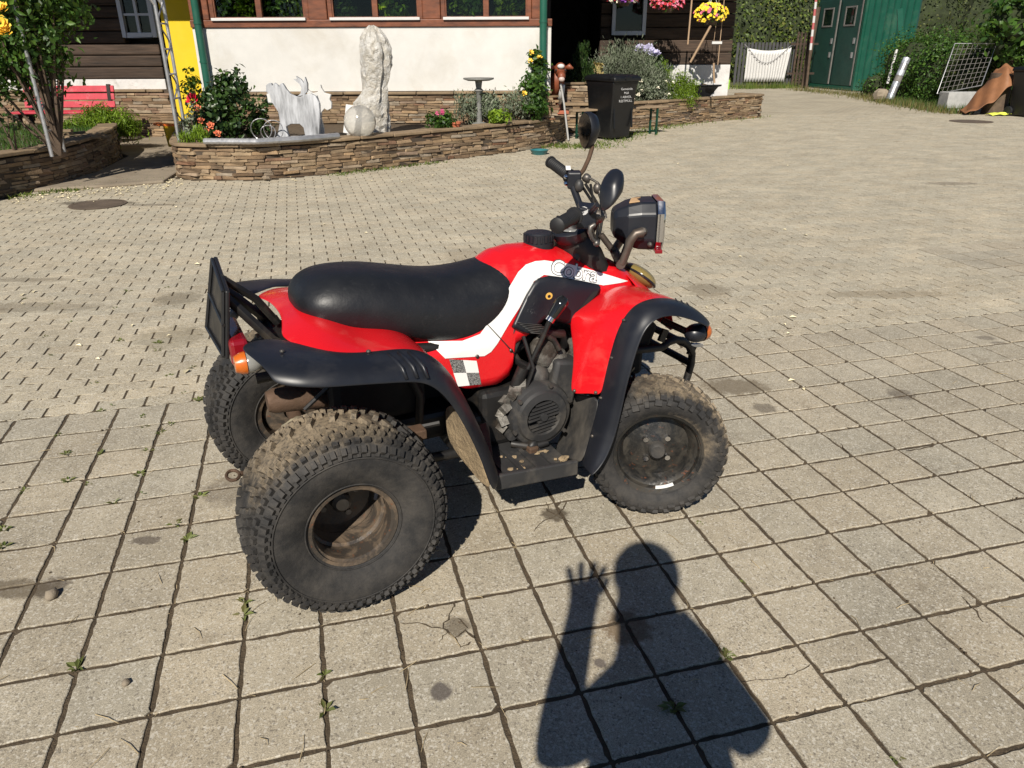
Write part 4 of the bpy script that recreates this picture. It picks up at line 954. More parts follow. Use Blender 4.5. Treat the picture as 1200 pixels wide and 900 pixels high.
MAT['rope']=M('rope',(.35,.24,.15),.8)
b=MB(); b.tube([rp(811,-3,15.9),rp(806,52,15.9)],.016,6); tag(b.build('wooden_rod',MAT['rope']),'thin wooden rod hanging upright between two baskets','rod')
b=MB(); b.tube([rp(833,30,15.8),rp(809,73,15.9)],.022,6); tag(b.build('wooden_pole',MAT['rope']),'slanting wooden pole hung below the yellow basket','pole')
wc=empty('wooden_swing',rp(840,50,15.9),0,'small wooden hanging toy with a cross bar near the house corner','ornament')
b=MB(); b.tube([(-.06,0,0),(-.03,0,.9)],.005,4); b.tube([(.06,0,-.4),(.06,0,.9)],.009,4); b.build('cord',MAT['rope'],wc)
b=MB(); b.box((0,0,0),(.19,.05,.045)); b.build('cross_bar',MAT['white'],wc)
b=MB(); b.tube([(-.02,0,-.36),(0,0,-.55),(.03,0,-.72)],.02,6); b.build('lower_piece',MAT['rope'],wc)
b=MB(); q=rp(854,83,17.2); b.lathe([(0,0),(0,.05),(.17,.05),(.2,.02),(.24,.02),(.24,0)],12); o=b.build('green_bottle',M('lime_plastic',(.35,.65,.08),.4),smooth=40); o.location=(q.x,17.2,.60); tag(o,'lime green bottle standing at the house corner','bottle')
# ================================================================ GARDEN ARCH, ROSE, RED BENCH (left)
def vert_at(px,py,Y,z0,z1): 
    q=atY(px,py,Y); return Vector((q.x,Y,z0)),Vector((q.x,Y,z1))
arch=empty('garden_arch',(-4.6,9.3,.4),0,'tall grey metal rose arch spanning the concrete path','garden arch'); al=arch.location
AZ=2.3
sides=[]
for (pa,Ya),(pb,Yb) in ((((58,171),8.55),((72,163),8.95)),(((210,166),9.42),((219,164),9.85))):
    pr2=[]
    for (px,py),Y in ((pa,Ya),(pb,Yb)):
        q=atY(px,py,Y); pr2.append(Vector((q.x,q.y,.36)))
    sides.append(pr2)
    for q in pr2:
        b=MB(); b.tube([q-al,q+Vector((0,0,AZ-.4))-al],.021,8); b.build('post',MAT['metal'],arch,smooth=60)
    for z in np.arange(.62,AZ,.27):
        b=MB(); b.tube([Vector((pr2[0].x,pr2[0].y,z))-al,Vector((pr2[1].x,pr2[1].y,z))-al],.011,6); b.build('rung',MAT['metal'],arch)
    P=[]
    for k in range(50):
        f=k/49; P.append(pr2[0].lerp(pr2[1],.5+.42*math.sin(f*22))+Vector((0,0,.1+f*(AZ-.7)))-al)
    b=MB(); b.tube(P,.009,5); b.build('scroll_wire',MAT['metal'],arch)
for k in range(2):
    A_,B_=sides[0][k],sides[1][k]; P=[]
    for q in range(13):
        f=q/12; c_=A_.lerp(B_,f); P.append(Vector((c_.x,c_.y,AZ-.42+.62*math.sin(math.pi*f)**.8))-al)
    b=MB(); b.tube(P,.021,8); b.build('arch_bow',MAT['metal'],arch,smooth=60)
rb=plant('climbing_rose','tall climbing rose with yellow blooms on the left side of the arch','rose bush',GREEN,(-5.05,8.75,.37),
  [(-5.0,8.6,2.1,.5,.45,.5),(-5.45,8.55,1.9,.4,.4,.5),(-4.95,8.8,1.45,.38,.35,.4),(-5.3,8.9,1.3,.35,.35,.35),(-5.1,8.8,2.7,.55,.5,.5),(-4.75,8.95,2.0,.28,.3,.5),(-5.6,8.5,1.2,.3,.3,.3),(-5.3,8.6,2.4,.5,.45,.45),(-4.85,8.85,1.75,.3,.3,.4)],8200,.08,r=.02,clump=.3)
flowers(rb,'rose',[relp(3,12,8.2,rb),relp(2,28,8.15,rb),relp(6,39,8.15,rb)],.075,MAT['roseyellow'],15)
plant('rose_bush','sparse leggy rose stems below the climbing rose','rose bush',DGREEN,(-5.35,8.45,.37),[(-5.5,8.5,.95,.2,.25,.28),(-5.3,8.4,.75,.14,.2,.3)],300,.075)
# stacked wood offcuts
for k in range(7):
    b=MB(); q=at(60+random.uniform(4,44),168-random.uniform(4,14),.43); b.box((q.x,q.y,.40+.035*(k%3)),(random.uniform(.3,.6),.07,.03),(0,random.uniform(-.05,.05),random.uniform(-.1,.5)))
    tag(b.build('wood_offcut',MAT['coping'],bevel=.004),'grey wooden offcut lying in the loose pile on the left planter','board','wood offcuts on the left planter')
# lawn on the left planter
n=9000; Pn=[]
b=MB(); me=None
xs_=rng.uniform(-8.2,-5.3,n); ys_=rng.uniform(8.2,12.0,n)
V=[];F=[]
for x,y in zip(xs_,ys_):
    p=Vector((x,y,0))
    if not left_of(LPATH,p,-.2) : continue
    a=random.uniform(0,6.28); h=random.uniform(.03,.08); k=len(V); V+=[(x-.006*math.cos(a),y-.006*math.sin(a),.365),(x+.006*math.cos(a),y+.006*math.sin(a),.365),(x+random.uniform(-.03,.03),y+random.uniform(-.03,.03),.37+h)]; F.append((k,k+1,k+2))
me=bpy.data.meshes.new('lawn'); me.from_pydata(V,[],F); me.materials.append(GREEN); tag(link('lawn',me),kind='stuff')
rbench=empty('garden_bench',(-7.45,12.9,.05),rad(2),'weathered red slatted garden bench before the log wall','bench')
MAT['benchred']=M('bench_red',(.44,.03,.05),.55,var=.2,vs=8,dust=((.5,.3,.3),.3,9,.55,.7))
bx0=atY(25,110,12.9).x+7.45; bx1=atY(129,105,12.9).x+7.45; bw_=bx1-bx0; bc=(bx0+bx1)/2
ztop=atY(100,101,12.9).z-.05
for k in range(3):
    b=MB(); b.box((bc,.03*k*-1+.1,ztop-.045-k*.115),(bw_,.03,.095),(rad(-10),0,0)); b.build('back_slat',MAT['benchred'],rbench,bevel=.005)
for k in range(4):
    b=MB(); b.box((bc,-.08-k*.105,ztop-.37),(bw_,.09,.03)); b.build('seat_slat',MAT['benchred'],rbench,bevel=.005)
for x in (bx0+.08,bx1-.08):
    b=MB(); b.box((x,.0,(ztop-.4)/2),(.06,.08,ztop-.4)); b.box((x,-.36,(ztop-.4)/2),(.06,.07,ztop-.42)); b.box((x,-.17,ztop-.42),(.055,.5,.05)); b.box((x,.07,ztop-.2),(.055,.05,.45),(rad(-10),0,0)); b.build('leg_frame',MAT['darkwood'],rbench)
q=rp(120,133,11.9); plant('fern_bush','bright yellow green feathery bush before the red bench','shrub',YGREEN,(q.x,11.9,.1),[(q.x,11.85,.36,.45,.3,.2),(q.x+.12,11.8,.46,.3,.25,.2),(q.x-.3,11.8,.3,.3,.25,.16)],5200,.09,aspect=.14,vert=.35)
q=rp(198,140,11.2); yb=empty('yellow_bucket',(q.x,11.2,.16),0,'small yellow bucket with an orange rim behind the arch','bucket')
b=MB(); b.lathe([(0,0),(0,.07),(.28,.095),(.28,.08)],14); b.build('bucket_body',M('bucket_yellow',(.75,.42,.01),.5),yb,smooth=40); b=MB(); b.box((-.07,-.02,.30),(.26,.12,.03),(0,.06,0)); b.build('orange_lid',M('bucket_orange',(.75,.16,.02),.5),yb)
# fallen stones at the foot of the centre planter
for k,(px,py) in enumerate(((296,208),(306,206),(318,205),(330,207),(345,206),(312,211))):
    q=at(px,py); b=MB(); b.ball((0,0,.02),.075+.03*random.random(),8,5,(1.3,.8,.4),jit=.5); o=b.build('fallen_stone',MAT['stone']); o.location=(q.x,q.y,.0); o.rotation_euler=(.2*random.random(),.2,random.random()*3)
    tag(o,('leftmost reddish','broad grey brown','flat rust coloured','small brown','rightmost reddish','frontmost small')[k]+' stone fallen at the foot of the centre planter','stone','fallen stones at the planter foot')
# ================================================================ QUAD BIKE   (local u forward, v left, w up)
PSI=rad(26.5); QO=Vector((-.63,2.084,0))
atv=empty('quad_bike',QO,PSI,'red and black quad bike with muddy knobbly tyres parked on the slabs','quad bike')
QR=Matrix.Rotation(PSI,3,'Z'); QI=QR.transposed()
def Vp(px,py,v):
    c=QI@(CAM-QO); d=QI@ray(px,py); return c+d*((v-c.y)/d.y)
RED=M('red_plastic',(.62,.008,.013),.27,var=.10,vs=5,dust=((.55,.24,.18),.22,7,.55,.78),coat=.25)
BLK=M('black_fender_plastic',(.0105,.012,.017),.40,var=.2,vs=5,dust=((.13,.12,.11),.14,7,.52,.78))
GRY=M('dusty_grey_plastic',(.026,.026,.027),.6,var=.25,vs=8,dust=((.22,.19,.15),.35,7,.48,.72))
VIN=M('seat_vinyl',(.009,.010,.0125),.47,var=.15,vs=6,bmp=.3,bs=9,dust=((.12,.12,.12),.10,40,.6,.75))
STK=M('white_sticker',(.78,.78,.76),.4,var=.05,vs=10,dust=((.45,.42,.38),.4,16,.58,.72))
STL=M('oily_steel',(.16,.15,.14),.45,metal=.8,var=.35,vs=15,dust=((.10,.075,.05),.7,14,.45,.65))
CAST=M('dirty_casting',(.20,.19,.17),.6,metal=.4,var=.5,vs=25,bmp=.4,bs=90,dust=((.045,.036,.028),.95,14,.38,.56))
RUST=M('rusty_steel',(.10,.06,.038),.75,metal=.3,var=.4,vs=14,bmp=.3,bs=60,dust=((.08,.05,.03),.6,20,.45,.65))
FRM=M('frame_black',(.010,.0095,.0095),.5,var=.3,vs=10,dust=((.10,.075,.05),.35,14,.52,.72))
CHR=M('chrome',(.62,.62,.64),.12,metal=1,var=.08,vs=9)
MUD=M('dried_mud',(.30,.225,.135),.95,var=.35,vs=25,bmp=.9,bs=60,dust=((.14,.10,.06),.7,14,.5,.68))
DARK=M('inner_dark',(.010,.010,.010),.8)
def Q(name,b,mat,par=atv,**kw): return b.build(name,mat,par,**kw)
# ---- body form: half width of the tank and side covers at (u,w)
def itp(x,T): return float(np.interp(x,[a for a,_ in T],[c for _,c in T]))
TOP=[(.30,.66),(.44,.69),(.50,.73),(.56,.785),(.60,.822),(.64,.843),(.70,.852),(.76,.850),(.82,.840),(.95,.803),(1.06,.772),(1.12,.738),(1.18,.69),(1.24,.63),(1.29,.58)]
WM=[(.30,.150),(.55,.155),(.70,.155),(.85,.150),(1.0,.142),(1.1,.135),(1.2,.115),(1.29,.08)]
def hw(u,w):
    t=itp(u,TOP); W=itp(u,WM); d=.125
    x=max(0,(w-(t-d))/d)
    lean=.03*max(0,min(1,(w-.58)/.2))
    return (W-lean)*max(0,1-min(1,x)**2.6)**.5
LOW=[(.30,.56),(.355,.50),(.40,.485),(.47,.450),(.578,.446),(.615,.468),(.630,.50),(.640,.575),(.69,.595),(.74,.640),(.80,.630),(.86,.59),(.95,.575),(1.05,.59),(1.15,.57),(1.29,.53)]
us=sorted(set(list(np.linspace(.30,1.29,56))+[.615,.63,.64]))
for nm,uu in (('tank_cover',us),):
    P=[]
    for u in uu:
        lo=itp(u,LOW); t=itp(u,TOP); R=[]
        for g in np.linspace(0,1,20):
            w=lo+(t-lo)*(1-(1-g)**1.7); R.append((u,-hw(u,w) if g<1 else 0,w))
        R2=[(a,-v,c) for a,v,c in reversed(R[:-1])]; P.append(R+R2)
    b=MB(); b.grid(P); Q(nm,b,RED,smooth=50,solid=.004,off=-1)
def decal(name,poly,off,mat,par=atv,side=-1,depth=0,cuts=3):
    """flat outline in (u,w) pressed on the body side"""
    bm=bmesh.new(); vs=[bm.verts.new((u,0,w)) for u,w in poly]; f=bm.faces.new(vs)
    bmesh.ops.triangulate(bm,faces=[f])
    for _ in range(cuts):
        bmesh.ops.subdivide_edges(bm,edges=[e for e in bm.edges if e.calc_length()>.018],cuts=1)
        bmesh.ops.triangulate(bm,faces=bm.faces[:])
    for v in bm.verts: v.co.y=side*(hw(v.co.x,v.co.z)+off)
    bmesh.ops.recalc_face_normals(bm,faces=bm.faces)
    me=bpy.data.meshes.new(name); bm.to_mesh(me); bm.free(); me.materials.append(mat); me.shade_smooth()
    o=link(name,me,par)
    if depth:
        md=o.modifiers.new('s','SOLIDIFY'); md.thickness=depth; md.offset=0
    return o
stripe=[(.356,.622),(.46,.612),(.52,.625),(.55,.655),(.588,.702),(.64,.762),(.672,.793),(.703,.810),(.74,.815),(.775,.813),(.86,.792),(.95,.760),(1.03,.730),(1.098,.703),(.984,.709),(.90,.735),(.83,.757),(.759,.774),(.719,.760),(.69,.727),(.662,.687),(.62,.640),(.578,.588),(.553,.562),(.53,.552),(.40,.567)]
decal('white_stripe',stripe,.0022,STK)
for (a,c) in ((0,0),(1,1)):
    pass
ck0=[(.415,.562),(.503,.540),(.515,.462),(.470,.452)]
def quadpt(s,t_): 
    A=[np.array(q) for q in ((.412,.563),(.503,.541),(.517,.458),(.438,.466))]; return tuple((A[0]*(1-s)+A[1]*s)*(1-t_)+(A[3]*(1-s)+A[2]*s)*t_)
CHK=M('worn_black_check',(.035,.035,.035),.6,dust=((.5,.5,.48),.55,260,.42,.6))
for s in range(2):
    for r in range(2):
        pl_=[quadpt(s/2,r/2),quadpt((s+1)/2,r/2),quadpt((s+1)/2,(r+1)/2),quadpt(s/2,(r+1)/2)]
        decal('chequer_square',pl_,.0026,STK if (s+r)%2 else CHK,cuts=2)
panel=[(.628,.632),(.655,.675),(.69,.728),(.715,.757),(.735,.769),(.77,.771),(.81,.762),(.88,.742),(.955,.718),(.963,.708),(.955,.693),(.90,.648),(.85,.612),(.815,.612),(.785,.627),(.74,.640),(.715,.620),(.69,.600),(.66,.612)]
pn=decal('side_panel',panel,.009,BLK,depth=.012)
inl=[(.865,.632),(.945,.690),(.952,.702),(.93,.700),(.862,.645)]
decal('panel_recess',inl,.0165,DARK,pn,cuts=2)
for k in range(6):
    t_=k/5; a=(.641+.052*t_*.85+.004,.640-.034*t_); 
    u0=.640+.010*k*.9; w0=.648-.0078*k
    decal('vent_bar',[(u0,w0),(u0+.088,w0-.022),(u0+.090,w0-.0255),(u0+.002,w0-.0035)],.018,GRY,pn,depth=.003,cuts=2)
decal('warning_badge',[(.762+.013*math.cos(a),.712+.011*math.sin(a)) for a in np.linspace(0,6.28,12,endpoint=False)],.0168,M('badge_yellow',(.6,.36,.08),.5),pn,cuts=1)
decal('badge_ring',[(.762+.006*math.cos(a),.711+.005*math.sin(a)) for a in np.linspace(0,6.28,10,endpoint=False)],.0175,BLK,pn,cuts=1)
# panel gap between side cover and tank
decal('panel_gap',[(.5455,.6505),(.5485,.6505),(.634,.545),(.632,.541)],.0034,DARK,cuts=2)
for u,w in ((.505,.556),(.622,.555),(.70,.62)):
    decal('screw',[(u+.006*math.cos(a),w+.006*math.sin(a)) for a in np.linspace(0,6.28,8,endpoint=False)],.004,STL,depth=.003,cuts=0)
# lettering on the stripe
def letter_on_side(txt,size,u0,w0,ang,offv,mat,off=0):
    me=textmesh(txt,size,offset=off,shear=.28,spacing=.98); bm=bmesh.new(); bm.from_mesh(me)
    bmesh.ops.triangulate(bm,faces=bm.faces[:])
    for v in bm.verts:
        x,y=v.co.x*1.18,v.co.y; u=u0+x*math.cos(ang)-y*math.sin(ang); w=w0+x*math.sin(ang)+y*math.cos(ang)
        v.co=(u,-(hw(u,w)+offv),w)
    bm.to_mesh(me); bm.free(); me.materials.append(mat); return link('lettering',me,atv)
letter_on_side('Cobra',.062,.872,.768,rad(-17),.0032,M('letter_edge',(.06,.06,.065),.5),off=.0022)
letter_on_side('Cobra',.062,.872,.768,rad(-17),.0042,M('letter_white',(.82,.82,.82),.5),off=.0002)
# ---- seat
SE=[(-.008,.785,.750,.055,0),(.006,.812,.732,.105,0),(.034,.836,.710,.142,0),(.085,.852,.692,.162,.0),(.15,.851,.670,.169,0),(.22,.847,.650,.171,0),(.32,.824,.618,.167,0),(.42,.803,.592,.162,.08),(.49,.803,.578,.157,.2),(.55,.812,.572,.152,.40),(.60,.824,.578,.146,.56),(.64,.824,.598,.134,.66),(.668,.805,.632,.108,.7),(.678,.78,.675,.06,.7)]
P=[]
for u,t,bo,w_,sh in SE:
    R=[]; mid=(t+bo)/2; hh=(t-bo)/2
    for a in np.linspace(0,2*math.pi,24,endpoint=False):
        ca,sa=math.cos(a),math.sin(a); e=.62
        y=w_*math.copysign(abs(ca)**e,ca); z=mid+hh*math.copysign(abs(sa)**(.8 if sa>0 else .55),sa)
        y*=1-.18*max(0,sa)
        R.append((u+sh*(z-mid)*.75,y,z))
    P.append(R)
b=MB(); b.grid(P,closed_v=True); b.f+=[tuple(range(23,-1,-1)),tuple((len(SE)-1)*24+i for i in range(24))]; seat=Q('seat',b,VIN,smooth=180,sub=2)
b=MB(); b.ball(Vp(404,330,-.075)+Vector((0,-.004,.002)),.006,7,4,(1.3,1,.5),jit=.5); Q('torn_spot',b,STK,seat)
# ---- rear mudguards
def mirror_build(name,rows,mat,side,solid=.005,sub=1,par=atv,off=-1):
    P=[[(u,v*side*-1 if False else (v if side<0 else -v),w) for u,v,w in R] for R in rows]
    b=MB(); b.grid(P); o=Q(name,b,mat,par,smooth=180,solid=solid,sub=sub,off=0); return o
redrear=[
 [(-.050,0,.745),(-.055,-.08,.747),(-.070,-.15,.742),(-.085,-.205,.733)],
 [(.0,0,.762),(.0,-.12,.762),(-.005,-.22,.748),(-.01,-.325,.722)],
 [(.06,0,.755),(.06,-.13,.752),(.06,-.23,.736),(.06,-.345,.708)],
 [(.12,0,.72),(.12,-.13,.715),(.12,-.23,.709),(.12,-.345,.701)],
 [(.18,0,.70),(.18,-.13,.702),(.18,-.23,.702),(.18,-.345,.698)],
 [(.235,0,.69),(.235,-.14,.69),(.235,-.23,.693),(.235,-.345,.690)],
 [(.29,0,.66),(.29,-.14,.66),(.29,-.23,.665),(.29,-.345,.662)],
 [(.325,0,.61),(.325,-.15,.61),(.325,-.23,.615),(.325,-.345,.612)]]
full=[ [(u,-v,w) for u,v,w in reversed(R[1:])]+R for R in redrear]
b=MB(); b.grid([list(reversed(R)) for R in full]); Q('rear_mudguard',b,RED,smooth=180,solid=.006,sub=2,off=-1)
flare=[
 [(-.190,-.245,.738),(-.180,-.30,.738),(-.162,-.37,.734),(-.150,-.41,.722),(-.146,-.425,.700)],
 [(-.160,-.195,.738),(-.135,-.29,.739),(-.115,-.38,.734),(-.095,-.44,.722),(-.090,-.458,.692)],
 [(-.085,-.200,.736),(-.060,-.31,.736),(-.045,-.40,.730),(-.035,-.452,.716),(-.033,-.468,.684)],
 [(-.010,-.320,.726),(.0,-.36,.728),(.01,-.41,.724),(.018,-.452,.711),(.018,-.470,.678)],
 [(.06,-.340,.712),(.062,-.375,.716),(.065,-.41,.714),(.068,-.452,.703),(.068,-.470,.672)],
 [(.12,-.340,.705),(.122,-.375,.710),(.124,-.41,.708),(.125,-.452,.698),(.124,-.470,.664)],
 [(.18,-.340,.702),(.18,-.375,.706),(.18,-.41,.704),(.18,-.452,.692),(.176,-.470,.657)],
 [(.235,-.340,.694),(.234,-.375,.698),(.233,-.41,.696),(.230,-.450,.682),(.222,-.468,.645)],
 [(.285,-.340,.668),(.283,-.375,.672),(.28,-.41,.668),(.272,-.448,.652),(.255,-.466,.618)],
 [(.325,-.340,.620),(.323,-.375,.624),(.318,-.41,.618),(.306,-.446,.602),(.288,-.464,.576)],
 [(.365,-.340,.545),(.362,-.375,.548),(.355,-.41,.542),(.342,-.444,.528),(.322,-.462,.508)],
 [(.400,-.340,.462),(.397,-.375,.464),(.390,-.41,.458),(.376,-.442,.446),(.356,-.460,.430)],
 [(.435,-.340,.370),(.432,-.375,.371),(.424,-.41,.366),(.408,-.442,.354),(.388,-.458,.340)],
 [(.468,-.340,.275),(.464,-.375,.274),(.455,-.41,.268),(.438,-.440,.256),(.412,-.456,.250)]]
# ribs pressed in the flare
for s in (-1,1):
    mirror_build('rear_mudguard_flare',flare,BLK,s,.006,2)
    for k in range(3):
        u=.165+.028*k; R=[]
        for a in (-.002,.006):
            pass
        b=MB(); pts=[(u-.012,-.385,.711),(u-.004,-.425,.705),(u+.004,-.452,.692),(u+.008,-.470,.668)]
        b.tube([(x,y if s<0 else -y,z-(.0015+.012*max(0,(x-.19)/.06))) for x,y,z in pts],[.004,.006,.006,.004],6); Q('flare_rib',b,BLK,smooth=180)
# muddy inner panels in front of the rear wheels
for s in (-1,1):
    P=[[(.300,-.18,.62),(.315,-.27,.615),(.335,-.36,.60)],[Vp(521,475,-.20),Vp(531,474,-.29),Vp(545,476,-.385)],[Vp(522,497,-.20),Vp(536,499,-.29),Vp(554,501,-.40)],[Vp(525,519,-.22),Vp(542,527,-.30),Vp(564,538,-.42)],[Vp(545,543,-.30),Vp(556,552,-.35),Vp(572,562,-.43)],[Vp(560,560,-.37),Vp(566,568,-.40),Vp(577,574,-.44)]]
    P=[[(u,v if s<0 else -v,w) for u,v,w in R] for R in P]
    b=MB(); b.grid(P[1:]); Q('mud_flap',b,MUD,smooth=180,solid=.007,sub=2)
    b=MB(); b.grid(P[:2]); Q('inner_guard',b,FRM,smooth=180,solid=.005,sub=1)
# ---- front cowl and front mudguards
IN_PX=[(827,376),(818,365),(806,357),(794,352),(782,349.5),(768,349),(752,353),(739,361),(729,375),(721,393),(715,414),(709,438),(703,465),(695,496),(687,526),(681,546)]
OUT_PX=[(829,383),(822,379),(812,375),(800,371.5),(789,369.5),(778,370),(767,374),(757,384),(750,397),(744,415),(738,436),(732,459),(727,485),(718,519),(706,545),(692,558)]
IN=[Vp(x,y,-.345-.0006*k) for k,(x,y) in enumerate(IN_PX)]; OUTE=[Vp(x,y,-.44) for x,y in OUT_PX]
fl_in=[(q.x,q.z,q.y) for q in IN]; fl_out=[(q.x,q.z,q.y) for q in OUTE]
rows=[]
for (u,w,v),(u2,w2,v2) in zip(fl_in,fl_out):
    mu,mw,mv=(u*.55+u2*.45),(w*.62+w2*.38)+.006,(v*.42+v2*.58)
    rows.append([(u,v,w),(u*.8+u2*.2-.002,v*.7+v2*.3,w*.85+w2*.15+.006),(mu-.004,mv-.012,mw+.004),(u2*.85+u*.15,v2+.006,w2*.82+w*.18),(u2,v2-.004,w2)])
for s in (-1,1):
    mirror_build('front_mudguard_flare',rows,BLK,s,.006,2)
    for k in range(3):
        t_=2.15+.55*k; i_=IN[int(t_)].lerp(IN[int(t_)+1],t_%1); o_=OUTE[int(t_)].lerp(OUTE[int(t_)+1],t_%1)
        pts=[i_.lerp(o_,f)+Vector((.0,0,.006+.006*math.sin(math.pi*f))) for f in (.05,.35,.65,.92)]
        b=MB(); b.tube([(x,y if s<0 else -y,z) for x,y,z in pts],[.002,.004,.004,.002],6); Q('flare_rib',b,BLK,smooth=180)
def inp(t_): k=min(int(t_),len(IN)-2); return IN[k].lerp(IN[k+1],t_-k)+Vector((0,-.008,-.004))
red=[[Vector(q) for q in R] for R in (
 [(1.235,-.06,.632),(1.215,-.18,.622)],[(1.18,-.10,.664),(1.165,-.19,.660)],[(1.12,-.12,.690),(1.11,-.20,.690)],[(1.06,-.128,.702),(1.055,-.20,.708)],
 [(1.00,-.135,.700),(.995,-.20,.710)],[(.945,-.138,.682),(.945,-.21,.693)],[(.895,-.143,.655),(.905,-.22,.672)],[(.84,-.147,.638),(.858,-.23,.648)])]+[
 [Vp(668,388,-.165),Vp(683,390,-.235)],[Vp(672,410,-.215),Vp(686,411,-.265)],[Vp(671,436,-.245),Vp(682,437,-.285)],[Vp(667,462,-.268),Vp(678,463,-.297)]]
for R,t_ in zip(red,(1.2,2.3,3.4,4.4,5.3,6.2,7.1,8.0,9.0,9.9,10.9,11.95)):
    o_=inp(t_); R.append(R[1].lerp(o_,.55)+Vector((.004,-.002,.008))); R.append(o_)
red=[[tuple(q) for q in R] for R in red]
for s in (-1,1): mirror_build('front_mudguard',red,RED,s,.005,2)
# nose between the headlights
P=[]
for u,w0,w1 in ((1.10,.735,.69),(1.16,.70,.655),(1.215,.655,.625),(1.26,.60,.58),(1.27,.52,.50)):
    P.append([(u,v,w1+(w0-w1)*max(0,1-(abs(v)/.16)**2)) for v in np.linspace(-.16,.16,9)])
b=MB(); b.grid(P); Q('nose_cowl',b,RED,smooth=180,solid=.005,sub=1,off=-1)
AMB=M('aged_headlight_lens',(.20,.15,.05),.18,var=.15,vs=9,coat=.6)
for s in (-1,1):
    if s>0: continue
    c=Vp(748,323,.0); b=MB(); b.ball((0,0,0),.062,20,12,(1.05,1.3,.52)); hl_=Q('headlight',b,AMB,smooth=180); hl_.location=c; hl_.rotation_euler=(0,rad(40),0)
    b=MB(); b.tube([Vector((.062*math.cos(a),.082*math.sin(a),-.004)) for a in np.linspace(0,6.28,24,endpoint=False)],.0045,6,closed=True); Q('bezel',b,BLK,hl_)
# dark leg shields below the red front guards
for s in (-1,1):
    P=[[Vp(668,459,-.16),Vp(679,461,-.22),Vp(690,463,-.285),Vp(705,463,-.352)],[Vp(663,488,-.15),Vp(676,491,-.22),Vp(687,493,-.29),Vp(698,495,-.354)],[Vp(656,513,-.145),Vp(668,517,-.22),Vp(679,520,-.30),Vp(690,522,-.358)],[Vp(647,531,-.15),Vp(660,537,-.25),Vp(672,541,-.32),Vp(682,545,-.362)]]
    P=[[(u,v if s<0 else -v,w) for u,v,w in R] for R in P]
    b=MB(); b.grid(P); Q('leg_shield',b,GRY,smooth=180,solid=.006,sub=1)
    for (u,v,w) in (Vp(673,458,-.285),Vp(698,460,-.345),Vp(704,475,-.36),Vp(694,511,-.37)):
        b=MB(); b.ball((u,v if s<0 else -v,w),.006,8,5); Q('screw',b,STL)
for (u,v,w) in (tuple(Vp(731,375,-.362)),tuple(Vp(717,419,-.366)),tuple(Vp(704,466,-.362)),(-.10,-.33,.744),(.11,-.36,.716)):
    b=MB(); b.ball((u,v,w),.007,8,5,(1,1,.6)); Q('screw',b,STL)
# ---- footboards
for s in (-1,1):
    f=lambda u,v,w:(u,v if s<0 else -v,w)
    b=MB(); b.prism([f(.455,-.385,.222),f(.735,-.385,.205),f(.735,-.15,.205),f(.455,-.15,.222)],(0,0,.016)); fb=Q('footboard',b,GRY,bevel=.004)
    b=MB(); b.prism([f(.452,-.392,.212),f(.742,-.392,.190),f(.742,-.376,.190),f(.452,-.376,.212)],(0,0,.052)); Q('outer_rail',b,GRY,fb,bevel=.005)
    for k in range(4):
        b=MB(); b.prism([f(.50+.055*k,-.36,.234-.003*k),f(.515+.055*k,-.36,.234-.003*k),f(.515+.055*k,-.2,.234-.003*k),f(.50+.055*k,-.2,.234-.003*k)],(0,0,.007)); Q('grip_rib',b,GRY,fb)
    b=MB(); b.prism([f(.43,-.345,.20),f(.47,-.34,.20),f(.52,-.2,.25),f(.48,-.2,.25)],(0,0,.10)); Q('rear_bracket',b,FRM,fb,bevel=.01)
    for k in range(9):
        b=MB(); b.ball(f(random.uniform(.52,.71),random.uniform(-.34,-.2),.232),random.uniform(.004,.011),6,4,(1.2,1,.6),jit=.6); Q('mud_crumb',b,MUD,fb)
    b=MB(); b.ball(f(.715,-.345,.232),.014,8,6,(1.4,.8,.7),jit=.6); b.ball(f(.68,-.27,.228),.012,8,6,(2.2,.6,.5),jit=.6); Q('mud_crumb',b,MUD,fb)
# ---- engine
eng=MB(); eng.box((.66,-.07,.33),(.30,.20,.20)); eng.box((.60,-.05,.28),(.36,.22,.14)); eng.box((.80,-.03,.40),(.12,.16,.16),(0,.5,0)); Q('engine_block',eng,FRM,bevel=.02,segs=2)
b=MB()
for k in range(7): b.box((.775+.016*k,-.03,.44+.011*k-.03),(.006,.2,.17),(0,.6,0))
Q('cooling_fins',b,CAST)
fc=Vector((.700,-.215,.335))
# fan cover: stepped dome with a spiral shoulder, grille opening and cap
b=MB()
prof=[]
for k,(h,r) in enumerate(((.06,.112),(.005,.112),(-.008,.106),(-.012,.092),(-.022,.086),(-.026,.062),(-.018,.058),(-.010,.055))):
    prof.append((h,r))
b.lathe(prof,40,c=fc,axis='y'); fan=Q('fan_cover',b,GRY,smooth=35)
b=MB(); b.lathe([(-.003,0),(-.003,.057)],24,c=fc,axis='y'); Q('fan_opening',b,DARK,fan)
for k in range(9):
    z=-.048+.012*k; L=2*math.sqrt(max(.0004,.056**2-z*z)); 
    if k in (3,): L*=.6
    b=MB(); b.box(fc+Vector((.012 if k==3 else 0,-.018,z)),(L,.012,.0055),(0,rad(-6),0)); Q('grille_bar',b,GRY,fan)
b=MB(); b.lathe([(-.03,0),(-.03,.013),(-.012,.015)],12,c=fc+Vector((.0,0,.002)),axis='y'); Q('hub_boss',b,GRY,fan)
for a in (20,75,140,200,265,320):
    p=fc+Vector((math.cos(rad(a))*.107,-.012,math.sin(rad(a))*.107)); b=MB(); b.lathe([(-.008,0),(-.008,.007),(.005,.007)],8,c=p,axis='y'); Q('screw',b,STL,fan)
